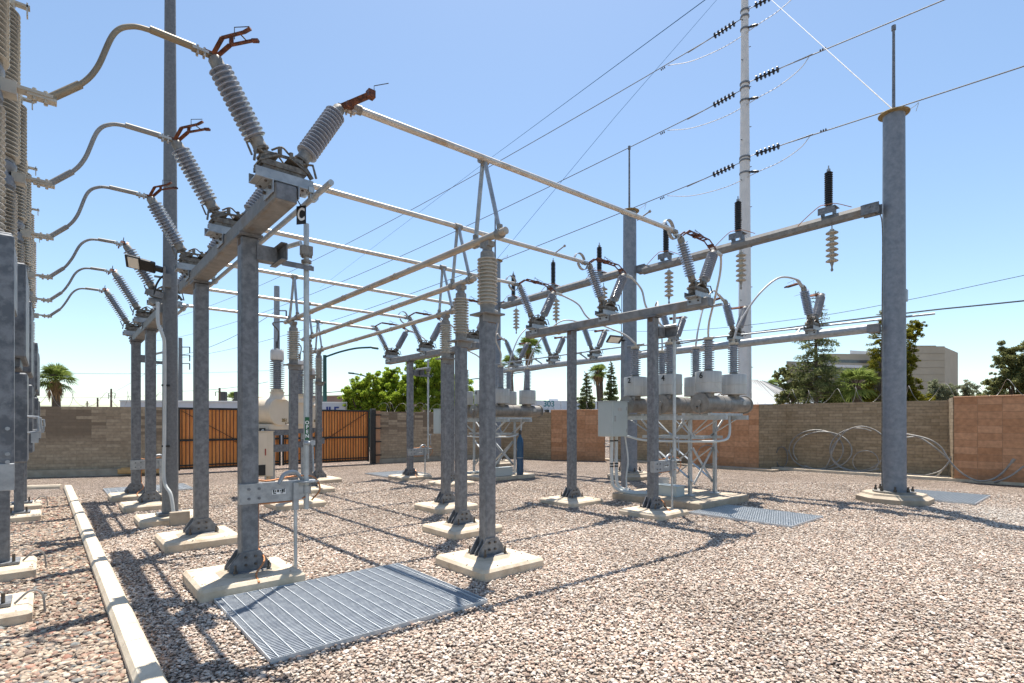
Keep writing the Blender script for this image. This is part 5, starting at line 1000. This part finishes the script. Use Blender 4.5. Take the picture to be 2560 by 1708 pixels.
for (px, py, lb, on) in ((923, 1022, 'traffic light showing green above the gate, left of the trees', True), (560, 998, 'small dark traffic light behind the square posts', False), (593, 998, 'second dark traffic light beside the nearest post', False)):
    p = at(px, py, 36); t = thing('traffic_light', lb, 'traffic light', tuple(p - Vector((0, 0, p.z))), 'traffic lights beyond the gate'); b = MB(); b.box(tuple(p), (.32, .3, 1.0), Matrix.Translation(p) @ Matrix.Rotation(-.7, 4, 'Z') @ Matrix.Translation(-p), .03); hs = obj('housing', b, BLACKM, t); b = MB(); b.cyl((p.x, p.y, 0), (p.x, p.y, p.z - .5), .07, n=10); obj('pole', b, DKGREEN, t)
    if on:
        lm = bpy.data.materials.new('green_signal'); lm.use_nodes = True; bs = lm.node_tree.nodes['Principled BSDF']; bs.inputs['Base Color'].default_value = (.0, .5, .3, 1); bs.inputs['Emission Color'].default_value = (.1, 1, .6, 1); bs.inputs['Emission Strength'].default_value = 1.2
        q = p - FW * .24 - Vector((0, 0, .28)); b = MB(); b.cyl(q, q - FW * .05, .12, n=14); obj('green_lens', b, lm, hs)
# ------------------------------------------------------------------ buildings beyond the walls
BW = mat('white_wall_paint', (.55, .57, .60), (.62, .63, .66), 2, .7)
BT = mat('tan_hotel_wall', (.33, .295, .23), (.38, .34, .27), .3, .85)
BTD = mat('tan_hotel_wall_lower', (.26, .235, .185), (.30, .27, .215), .3, .85)
WIN = mat('dark_window_glass', (.03, .04, .05), (.06, .07, .08), 2, .15, spec=.8)
BR = mat('red_brown_wall', (.27, .17, .13), (.33, .21, .16), 1, .9)
ROOFM = mat('grey_green_metal_roof', (.30, .32, .315), (.36, .38, .37), 1, .6, .0)
def oriented(px0, px1, D, dep, z0, z1, mb, extra=0.0):
    """box facing the camera side, its front edge from px0 to px1 at distance D"""
    a, c = at(px0, 1056, D), at(px1, 1056, D + extra); a.z = c.z = 0; d = (c - a).normalized(); n = Vector((-d.y, d.x, 0)); 
    if n.dot(FW) < 0: n = -n
    nn = n; n = Vector((a.x, a.y, 0)).normalized() if extra >= 0 else n
    vs = [tuple(q + Vector((0, 0, z))) for z in (z0, z1) for q in (a, c, c + n * dep, a + n * dep)]
    mb.add(vs, [(3, 2, 1, 0), (4, 5, 6, 7), (0, 1, 5, 4), (1, 2, 6, 5), (2, 3, 7, 6), (3, 0, 4, 7)]); return a, d, nn
t = thing('building', 'long low bluish-white building behind the gate with blue letters', 'building', tuple(at(600, 1056, 30) - Vector((0, 0, 1.7))))
z1 = at(600, 1003, 30).z; b = MB(); a, d, n = oriented(300, 868, 30, 8, 0, z1, b, 3.0); bw = obj('wall', b, BW, t); b = MB(); b.bar(a + Vector((0, 0, z1 + .03)) - n * .03, a + d * (at(868, 1056, 33) - at(300, 1056, 30)).length + Vector((0, 0, z1 + .03)) - n * .03, .07, .1); obj('parapet', b, WHITE, bw)
b = MB(); pc = at(805, 1026, 32); q = a + d * ((pc - a).dot(d)) - n * .04; q.z = 2.45; b.bar(q - d * 1.3, q + d * 1.3, .9, .05); sg = obj('sign_panel', b, BW, t); text('lettering', 'ILE', .62, q - n * .05 + d * .55 + Vector((0, 0, -.05)), -n, mat('blue_letters', (.01, .035, .22), None, 5, .5), sg, th=.01, bold=.02)
t = thing('building', 'red-brown building with sloping parapet beyond the gate', 'building', tuple(at(830, 1056, 48) - Vector((0, 0, 1.7)))); b = MB(); oriented(775, 975, 48, 12, 0, at(800, 992, 48).z, b, -3); obj('wall', b, BR, t); b = MB(); oriented(773, 977, 47.9, 12.2, at(800, 992, 48).z, at(800, 990, 48).z, b, -3); obj('parapet', b, TAN, t)
t = thing('building', 'low white building numbered 303 behind the wall and its razor wire', 'building', tuple(at(1430, 1056, 75) - Vector((0, 0, 1.7)))); b = MB(); zt = at(1400, 1001, 75).z; zs = at(1400, 1024, 75).z; a, d, n = oriented(1315, 1600, 75, 20, zs, zt, b, 6); bw = obj('wall', b, BW, t); b = MB(); oriented(1372, 1395, 80, 4, zt, at(1380, 997, 80).z, b); obj('roof_unit', b, BW, bw)
b = MB(); oriented(1317, 1598, 76.5, 16, 0, zs, b, 6); obj('glazing', b, WIN, t)
b = MB()
for px in range(1325, 1600, 16): oriented(px, px + 4, 75.3, .5, 0, zs, b)
obj('columns', b, BW, t); pc = at(1371, 1011, 75.6); text('lettering', '303', 1.15, pc - FW * 1.2, -n, mat('teal_number', (.01, .16, .18), None, 5, .5), bw, th=.02, bold=.02)
t = thing('house', 'house with pale hipped metal roof behind the white pole', 'house', tuple(at(1960, 1056, 46) - Vector((0, 0, 1.7)))); p = lambda x, y, D: at(x, y, D)
rg0, rg1 = p(1850, 950, 49), p(1897, 951, 50); e0, e1, e2, e3 = p(1740, 1012, 44), p(1990, 1036, 38), p(2110, 1012, 52), p(1830, 1000, 60)
b = MB(); b.add([tuple(rg0), tuple(rg1), tuple(e0), tuple(e1), tuple(e2), tuple(e3)], [(0, 2, 3, 1), (1, 3, 4), (1, 4, 5, 0), (0, 5, 2)]); rf = obj('roof', b, ROOFM, t)
b = MB()
for k in range(1, 12):
    f = k / 12; b.bar(Vector(rg0).lerp(rg1, f) + Vector((0, 0, .03)), Vector(e0).lerp(e1, f) + Vector((0, 0, .04)), .10, .09); 
for k in range(1, 14): f = k / 14; s_ = Vector(e1).lerp(e2, f); b.bar(Vector(rg1).lerp(s_, .04) + Vector((0, 0, .03)), s_ + Vector((0, 0, .04)), .10, .08)
obj('standing_seams', b, POLED, rf); b = MB(); b.add([(q.x, q.y, z) for z in (0, 3.1) for q in (e0.lerp(e2, .04), e1.lerp(e3, .06), e2.lerp(e0, .04), e3.lerp(e1, .06))], [(0, 1, 5, 4), (1, 2, 6, 5), (2, 3, 7, 6), (3, 0, 4, 7)]); obj('wall', b, BW, t)
t = thing('building', 'tall tan hotel block with banded windows behind trees at right', 'building', tuple(at(2200, 1056, 110) - Vector((0, 0, 1.7))))
z = lambda y, D: at(0, y, D).z
b = MB(); oriented(2272, 2362, 112, 26, 0, z(866, 112), b, 0); oriented(2362, 2395, 112, 20, 0, z(868, 112), b, 9); tw = obj('tower', b, BT, t)
b = MB(); oriented(2290, 2340, 118, 8, z(866, 112), z(864, 118), b); obj('roof_unit', b, BTD, tw)
b = MB()
for k in range(12): zz = z(866, 112) * (k + 1) / 12; oriented(2271, 2362, 111.93, .2, zz - .05, zz, b); 
obj('joint_lines', b, BTD, tw)
b = MB(); oriented(2050, 2290, 118, 22, 0, z(884, 118), b, 2); wg = obj('wing', b, BT, t)
b = MB()
for k in range(6): yy = 900 + k * 14; oriented(2060, 2289, 117.85, .3, z(yy + 7, 118), z(yy, 118), b, 2)
obj('window_bands', b, WIN, wg)
b = MB(); oriented(1966, 2156, 106, 18, 0, z(903, 106), b, 4); lw = obj('low_wing', b, BTD, t); b = MB()
for k in range(3): yy = 917 + k * 18; oriented(1985, 2156, 105.85, .3, z(yy + 7, 106), z(yy, 106), b, 4)
obj('window_bands', b, WIN, lw); b = MB(); oriented(1985, 2156, 105.6, .3, z(917, 106) + .1, z(909, 106), b, 4); obj('white_band', b, BW, lw)
b = MB(); oriented(2125, 2180, 121, 12, 0, z(876, 121), b, 2); obj('penthouse', b, BW, t)
hl = MB(); pts = [(300, 1043), (345, 1018), (372, 1001), (392, 1006), (415, 1016), (450, 1020), (520, 1034), (600, 1045)]; D = 1500
vs = [tuple(at(x, y, D)) for x, y in pts] + [tuple(at(x, 1058, D - 300)) for x, y in pts] + [tuple(at(x, 1058, D + 500)) for x, y in pts]; n_ = len(pts)
hl.add(vs, [(i + n_, i + n_ + 1, i + 1, i) for i in range(n_ - 1)] + [(i, i + 1, i + 2 * n_ + 1, i + 2 * n_) for i in range(n_ - 1)]); struct('hills', hl, mat('far_hill', (.20, .19, .20), (.25, .23, .23), .01, .95))
# ------------------------------------------------------------------ trees
def leaf_mat(name, c1, c2, trans=.45):
    m = bpy.data.materials.new(name); m.use_nodes = True; n = m.node_tree.nodes; L = m.node_tree.links; n.clear()
    o = n.new('ShaderNodeOutputMaterial'); g_ = n.new('ShaderNodeNewGeometry'); cr = n.new('ShaderNodeValToRGB'); cr.color_ramp.elements[0].color = (*c1, 1); cr.color_ramp.elements[1].color = (*c2, 1); L.new(g_.outputs['Random Per Island'], cr.inputs[0])
    d = n.new('ShaderNodeBsdfDiffuse'); t = n.new('ShaderNodeBsdfTranslucent'); mx = n.new('ShaderNodeMixShader'); mx.inputs[0].default_value = trans
    L.new(cr.outputs[0], d.inputs[0]); L.new(cr.outputs[0], t.inputs[0]); L.new(d.outputs[0], mx.inputs[1]); L.new(t.outputs[0], mx.inputs[2]); L.new(mx.outputs[0], o.inputs[0]); return m
def leaves(name, C_, N, size, m, parent, aspect=.5, spread=None, droop=0.0):
    """N leaf quads scattered about clump centres C_ (x,y,z,r)"""
    C_ = np.array(C_); w_ = C_[:, 3] ** 2; idx = RNG.choice(len(C_), N, p=w_ / w_.sum()); dv = RNG.normal(size=(N, 3)); dv /= np.linalg.norm(dv, axis=1)[:, None]; rad = RNG.random(N) ** .5
    P = C_[idx, :3] + dv * (rad * C_[idx, 3])[:, None] * np.array([1, 1, .8])
    u = RNG.normal(size=(N, 3)); u[:, 2] -= droop; u /= np.linalg.norm(u, axis=1)[:, None]; v = np.cross(u, RNG.normal(size=(N, 3))); v /= np.linalg.norm(v, axis=1)[:, None]
    s = size * (.6 + .8 * RNG.random(N))[:, None]; V = np.stack([P - u * s, P + v * s * aspect, P + u * s, P - v * s * aspect], 1).reshape(-1, 3)
    me = bpy.data.meshes.new(name); o3 = np.array(parent_loc(parent)); V = V - o3
    me.vertices.add(4 * N); me.vertices.foreach_set('co', V.ravel()); me.loops.add(4 * N); me.loops.foreach_set('vertex_index', np.arange(4 * N)); me.polygons.add(N); me.polygons.foreach_set('loop_start', np.arange(N) * 4); me.update(calc_edges=True); me.materials.append(m)
    o = bpy.data.objects.new(name, me); COL.objects.link(o); o.parent = parent; return o
BARK = mat('bark', (.075, .055, .04), (.14, .105, .075), 10, .9, 0, .4)
LF_B = leaf_mat('bright_leaf', (.14, .225, .025), (.50, .60, .085), .6)
LF_PN = leaf_mat('pine_needle', (.065, .09, .035), (.30, .32, .13), .5)
LF_D = leaf_mat('dark_leaf', (.035, .06, .02), (.15, .19, .06), .5)
LF_O = leaf_mat('olive_leaf', (.09, .105, .04), (.34, .34, .14), .5)
LF_G = leaf_mat('grey_leaf', (.14, .16, .10), (.36, .37, .23), .5)
LF_P = leaf_mat('palm_leaf', (.07, .11, .025), (.28, .34, .09), .5)
LF_Y = leaf_mat('yellow_leaf', (.10, .11, .015), (.30, .27, .04), .5)
SKIRT = mat('dead_palm_skirt', (.22, .13, .06), (.36, .23, .11), 10, .9)
def tree(label, px, D, blobs, N, size, lm, trunk=.14, group='trees beyond the walls', aspect=.5, droop=0.0, name='tree', sub=34, limbs=8):
    """blobs: (px, py, radius_px) of the crown's masses seen from the yard; each becomes a cluster of leaf clumps in depth"""
    b0 = at(px, 1056, D); b0.z = 0; t = thing(name, label, 'tree', tuple(b0), group); C_ = []; sc = D / 1330; mb = MB(); rr = random.Random(label)
    zlow = min(at(x, y, D).z for x, y, r in blobs); fork = Vector((b0.x, b0.y, max(1.0, zlow * .75)))
    mb.tube([b0, b0.lerp(fork, .5) + Vector((.05, .03, 0)), fork], [trunk, trunk * .85, trunk * .7], 10)
    for (x, y, r) in blobs:
        R = r * sc; c0 = at(x, y, D) + FW * rr.uniform(-.5, .5) * R; mid = fork.lerp(c0, .5) + Vector((0, 0, .1)); mb.tube(curve([fork, mid, c0], 4), [trunk * .5 * (1 - .85 * k / 8) for k in range(9)], 7)
        for k in range(sub):
            v = Vector((rr.gauss(0, 1), rr.gauss(0, 1), rr.gauss(0, 1))).normalized(); q = c0 + v * R * rr.uniform(.1, 1.3); C_.append((q.x, q.y, q.z, R * rr.uniform(.12, .40)))
            if k < limbs: mb.tube([c0.lerp(fork, .15), c0.lerp(q, .5), q], [trunk * .14, trunk * .1, trunk * .04], 5)
    obj('trunk', mb, BARK, t); leaves('crown', C_, N, size, lm, t, aspect, droop=droop); return t
G1 = 'bright green trees behind the gate wall'
tree('bright green tree left of the far post, lowest of its row', 900, 33, [(880, 985, 26), (905, 965, 26), (925, 990, 30), (868, 1005, 22), (895, 1012, 26), (940, 958, 22), (955, 1000, 28), (925, 1018, 24), (890, 1030, 24)], 46000, .05, LF_B, .16, G1)
tree('bright green tree behind the far post, its trunk forking', 985, 34, [(965, 945, 26), (985, 970, 32), (950, 975, 28), (1010, 955, 28), (995, 1005, 34), (960, 1012, 30), (1020, 985, 28), (1000, 1030, 30), (985, 930, 16)], 52000, .05, LF_B, .18, G1)
tree('tallest bright green tree between far post and the insulator posts', 1075, 33, [(1045, 908, 24), (1065, 930, 34), (1092, 925, 30), (1040, 955, 34), (1080, 970, 38), (1108, 955, 28), (1060, 1010, 36), (1100, 1005, 34), (1125, 985, 26), (1045, 985, 30), (1120, 1020, 28)], 66000, .05, LF_B, .2, G1)
tree('bright green tree showing between nearest insulator posts', 1165, 35, [(1145, 970, 28), (1170, 985, 28), (1150, 1012, 30), (1188, 1005, 24)], 26000, .05, LF_B, .15, G1)
def conifer(label, px, ytop, ybot, wpx, D, lm, n=26, N=16000, size=.09, sparse=.0, lean=0, droop=.6):
    b0 = at(px, 1056, D); b0.z = 0; tp_ = at(px + lean, ytop, D); t = thing('conifer', label, 'tree', tuple(b0), 'trees beyond the walls'); mb = MB(); mb.tube([b0, b0.lerp(tp_, .5), tp_], [.02 * (tp_.z) ** .9, .012 * tp_.z, .02], 10); C_ = []; rr = random.Random(label); sc = D / 1330; zb = at(px, ybot, D).z
    for k in range(n):
        f = (k + rr.random()) / n; z_ = zb + (tp_.z - zb) * f; ax = b0.lerp(tp_, z_ / tp_.z); R = wpx * sc * (1 - f) ** .7 * rr.uniform(.55, 1.1) + .1; a = rr.uniform(0, 2 * PI)
        if rr.random() < sparse: continue
        for j in range(3):
            a2 = a + j * 2.1 + rr.uniform(-.4, .4); e = ax + Vector((math.cos(a2) * R, math.sin(a2) * R, -.12 * R + rr.uniform(-.1, .2))); mb.tube([ax, ax.lerp(e, .5) + Vector((0, 0, .06 * R)), e], [.035, .025, .01], 5)
            for q in (.45, .7, .95): c = ax.lerp(e, q); C_.append((c.x, c.y, c.z, R * (.24 if q < .9 else .19) * rr.uniform(.7, 1.3)))
    obj('trunk', mb, BARK, t); leaves('crown', C_, N, size, lm, t, .28, droop=droop); return t
conifer('narrow dark conifer left of the twin-trunk palm', 1466, 933, 1045, 26, 38, LF_PN, 34, 9000, .075)
conifer('narrow dark conifer right of the twin-trunk palm', 1528, 908, 1045, 24, 38, LF_PN, 36, 9000, .075)
conifer('tall open pine with dark trunk behind the low crossbeam', 2040, 735, 1000, 70, 30, LF_PN, 46, 11500, .07, .26)
conifer('yellowish tall conifer half hidden by the thick round pole', 2188, 760, 1010, 52, 32, LF_Y, 40, 20000, .06, .08, 24)
tree('olive tree cluster at foot of the tall pine', 1985, 31, [(1960, 930, 14), (1975, 965, 24), (2000, 985, 26), (1940, 940, 10), (2020, 960, 22), (1955, 1000, 22)], 15000, .055, LF_O, .1)
tree('dark leafy tree filling the gap behind razor wire', 2100, 33, [(2085, 975, 26), (2105, 1000, 30), (2135, 1000, 28), (2065, 1000, 22), (2160, 985, 26), (2125, 960, 20)], 20000, .07, LF_D, .12)
tree('yellow-green tree right of the thick round pole', 2262, 32, [(2280, 985, 28), (2255, 930, 26), (2262, 875, 26), (2282, 838, 22), (2302, 812, 18), (2312, 1002, 22), (2262, 1000, 26), (2275, 955, 24), (2285, 905, 18), (2240, 840, 24)], 42000, .042, LF_Y, .12)
tree('low grey-green shrub before the hotel, left', 2340, 34, [(2330, 985, 24), (2345, 970, 18), (2362, 990, 22), (2310, 1000, 20), (2340, 1008, 20)], 18000, .042, LF_G, .08)
tree('low grey-green shrub before the hotel, right', 2395, 34, [(2385, 985, 22), (2408, 975, 20), (2425, 992, 20), (2448, 996, 18), (2400, 1005, 22), (2470, 1004, 16)], 18000, .042, LF_G, .08)
tree('spreading olive tree at the right edge above orange wall', 2540, 27, [(2525, 885, 26), (2555, 900, 34), (2500, 905, 20), (2515, 955, 30), (2550, 960, 36), (2480, 985, 20), (2530, 1000, 30), (2590, 930, 40), (2470, 1000, 18), (2545, 930, 34), (2500, 960, 24)], 60000, .045, LF_O, .16)
def palm(label, px, py, rpx, D, trunk_r, nf, skirt=True, group='palm trees', lean=0, m=LF_P, fan=True):
    c = at(px, py, D); b0 = at(px + lean, 1056, D); b0.z = 0; t = thing('palm_tree', label, 'palm', tuple(b0), group); R = rpx * D / 1330; rr = random.Random(label)
    mb = MB(); mb.tube(curve([b0, b0.lerp(c, .5) + RT * .1, c], 5), trunk_r, 12); obj('trunk', mb, BARK, t)
    f = MB(); st = MB()
    for k in range(nf):
        a = k * 2.399 + rr.random() * .3; el = math.radians(rr.uniform(-35, 75) if k > nf * .25 else rr.uniform(40, 85)); d = Vector((math.cos(a) * math.cos(el), math.sin(a) * math.cos(el), math.sin(el))); h = c + d * R * .45; st.tube([c, c.lerp(h, .6), h], [.03, .022, .014], 5)
        s = d.cross(Vector((0, 0, 1))).normalized(); nrm = s.cross(d)
        for j in range(15):                            # fan of narrow blades, tips drooping
            th = math.radians(-75 + 150 * j / 14); dd = (d * math.cos(th) + s * math.sin(th)); e1 = h + dd * R * .36 + nrm * .02; e2 = h + dd * R * (.62 + .1 * math.cos(th)) + Vector((0, 0, -R * rr.uniform(.10, .26))); w_ = R * .030; sd = dd.cross(nrm).normalized() * w_
            f.add([tuple(h), tuple(e1 + sd), tuple(e2), tuple(e1 - sd)], [(0, 1, 2, 3)])
    obj('fronds', f, m, t); obj('frond_stalks', st, BARK, t)
    if skirt:
        s_ = MB()
        for k in range(160):
            a = rr.uniform(0, 2 * PI); z0 = rr.uniform(-.0, -R * .9); r0 = trunk_r + (R * .34) * (1 + z0 / (R * 1.1)) ; p0 = c + Vector((math.cos(a) * trunk_r, math.sin(a) * trunk_r, z0 * .6)); p1 = c + Vector((math.cos(a) * r0, math.sin(a) * r0, z0 - R * .28)); w_ = R * .03; tt = Vector((-math.sin(a), math.cos(a), 0)) * w_; s_.add([tuple(p0 - tt), tuple(p0 + tt), tuple(p1 + tt * .6), tuple(p1 - tt * .6)], [(0, 1, 2, 3)])
        obj('dead_skirt', s_, SKIRT, t)
    return t
palm('bushy fan palm with brown skirt above the left wall', 138, 952, 46, 45, .30, 46)
palm('palm behind the low crossbeam, right one of a pair', 1322, 872, 36, 46, .20, 34, lean=-24)
palm('palm behind the low crossbeam, left one of a pair', 1276, 912, 30, 48, .18, 30, lean=4)
palm('twin-trunk palm between two dark conifers, left trunk', 1492, 935, 26, 50, .17, 30, lean=6)
palm('twin-trunk palm between two dark conifers, right trunk', 1502, 930, 22, 51, .17, 22, lean=0)
palm('sunlit fan palm low behind the razor wire and the thick pole', 2140, 965, 56, 29, .22, 30, False)
palm('small palm top beside the metal roof house', 1938, 965, 24, 50, .15, 20, False)
palm('palm tip behind the nearest square post', 586, 1000, 24, 60, .2, 20, False)
# ------------------------------------------------------------------ loose gravel stones
def ico(sub):
    bm = bmesh.new(); bmesh.ops.create_icosphere(bm, subdivisions=sub, radius=1); v = np.array([q.co for q in bm.verts]); f = np.array([[q.index for q in p.verts] for p in bm.faces]); bm.free(); return v, f
def stones(name, P, s, sub, pal, wts, label):
    N = len(P); bv, bf = ico(sub); V = np.empty((N, len(bv), 3)); var = RNG.integers(0, 12, N)
    for k in range(12):
        i = np.where(var == k)[0]; 
        q = bv * (1 + .16 * RNG.normal(size=(len(bv), 1))) * np.array([1, RNG.uniform(.5, .95), RNG.uniform(.32, .6)]); V[i] = q[None]
    a = RNG.uniform(0, 2 * PI, N); tl = RNG.normal(0, .28, N); ca, sa, ct, st_ = np.cos(a), np.sin(a), np.cos(tl), np.sin(tl)
    x, y, z = V[..., 0], V[..., 1], V[..., 2]; y2 = y * ct[:, None] - z * st_[:, None]; z2 = y * st_[:, None] + z * ct[:, None]
    W = np.stack([x * ca[:, None] - y2 * sa[:, None], x * sa[:, None] + y2 * ca[:, None], z2], -1) * s[:, None, None] + P[:, None, :]
    nv, nf = len(bv), len(bf); F = (bf[None] + (np.arange(N) * nv)[:, None, None]).reshape(-1)
    me = bpy.data.meshes.new(name); me.vertices.add(N * nv); me.vertices.foreach_set('co', W.reshape(-1)); me.loops.add(len(F)); me.loops.foreach_set('vertex_index', F); me.polygons.add(N * nf); me.polygons.foreach_set('loop_start', np.arange(N * nf) * 3); me.polygons.foreach_set('use_smooth', np.full(N * nf, sub == 2)); me.update(calc_edges=True)
    pal = np.array(pal); c = pal[RNG.choice(len(pal), N, p=np.array(wts) / sum(wts))] * RNG.uniform(.80, 1.26, (N, 1)); u_, v_ = P[:, 0], P[:, 1]; dust = 1 + .09 * np.sin(u_ * .9 + 1.3 * np.sin(v_ * .6)) * np.sin(v_ * 1.1 + np.sin(u_ * .7)) + .07 * np.sin(u_ * 2.7 + 2 * np.sin(v_ * 1.9)); c = c * dust[:, None]; pale = np.exp(-((u_ - 13.2) ** 2 + (v_ - 1.4) ** 2) / 1.6)[:, None]; c = c * (1 - .6 * pale) + np.array([.64, .60, .54]) * .6 * pale; c = np.concatenate([np.repeat(c, nv, 0), np.ones((N * nv, 1))], 1)
    at_ = me.attributes.new('Col', 'FLOAT_COLOR', 'POINT'); at_.data.foreach_set('color', c.reshape(-1)); me.materials.append(STONEM)
    o = bpy.data.objects.new(name, me); COL.objects.link(o); o['kind'] = 'stuff'; o['label'] = label; o['category'] = 'gravel'; return o
STONEM = gravel_mat('gravel_stone', True)
def field(x0, x1, y0, y1, dens, dmin, dmax):
    N = int((x1 - x0) * (y1 - y0) * dens); X = RNG.uniform(x0, x1, N); Y = RNG.uniform(y0, y1, N); d = X * CA + Y * SA; l = X * SA - Y * CA
    k = (d > dmin) & (d <= dmax) & (np.abs(l) < d * 1.02 + .3)
    for (a, b_, c, e) in PADS: k &= ~((X > a + .012) & (X < b_ - .012) & (Y > c + .012) & (Y < e - .012))
    return X[k], Y[k]
kx = lambda Y: .50 + (.355 - .50) * (Y - 2.2) / 15.55
PALR = [(0.449, 0.358, 0.282), (0.546, 0.457, 0.373), (0.353, 0.264, 0.203), (0.621, 0.550, 0.475), (0.268, 0.204, 0.164), (0.412, 0.352, 0.305), (0.460, 0.319, 0.243), (0.171, 0.132, 0.107)]; WR = [5, 6, 3, 4, 2, 3, 2, 1.2]
PALL = [(0.350, 0.270, 0.204), (0.426, 0.340, 0.255), (0.281, 0.181, 0.137), (0.236, 0.196, 0.159), (0.190, 0.192, 0.181), (0.456, 0.389, 0.311), (0.312, 0.215, 0.155), (0.144, 0.111, 0.092), (0.350, 0.185, 0.133)]; WL = [5, 4, 3, 3, 2, 3, 2, 2, 1]
for nm, d0, d1, dens, sub in (('gravel', 1.2, 4.4, 2300, 1), ('gravel', 4.4, 9.0, 2000, 1), ('gravel', 9.0, 15.0, 900, 1)):
    X, Y = field(-4, 17, -9, 16, dens, d0, d1)
    r = X > kx(Y) + .078; lft = (X < kx(Y) - .078); Pz = lambda n: RNG.uniform(-.006, .014, n)
    if d0 < 9 or True:
        stones(nm, np.stack([X[r], Y[r], Pz(r.sum())], 1), RNG.uniform(.0085, .0205, r.sum()) * (1 + .35 * (RNG.random(r.sum()) < .06)), sub, PALR, WR, 'loose pinkish crushed gravel covering the yard')
        if lft.sum(): 
            i = np.where(lft)[0]; i = i[RNG.random(len(i)) < .85]
            stones(nm, np.stack([X[i], Y[i], Pz(len(i))], 1), RNG.uniform(.014, .034, len(i)), 2 if d0 < 4 else 1, PALL, WL, 'rounder coloured river gravel left of the kerb')

px_, py_, pz_ = [], [], []
for o in [q for q in COL.objects if q.name.startswith('concrete_pad')]:
    if (o.location.x ** 2 + o.location.y ** 2) ** .5 > 13: continue
    zt = max(v.co.z for v in o.data.vertices); sx = max(v.co.x for v in o.data.vertices) - .03; sy = max(v.co.y for v in o.data.vertices) - .03
    for k in range(10):
        sd = RNG.integers(0, 4); u = RNG.uniform(-1, 1); v = 1 - abs(RNG.normal(0, .12)); a, b_ = ((u, v), (u, -v), (v, u), (-v, u))[sd]
        px_.append(o.location.x + a * sx); py_.append(o.location.y + b_ * sy); pz_.append(zt + .004)
stones('gravel', np.stack([px_, py_, pz_], 1), RNG.uniform(.008, .016, len(px_)), 1, PALR, WR, 'stray gravel stones lying on the concrete pads')
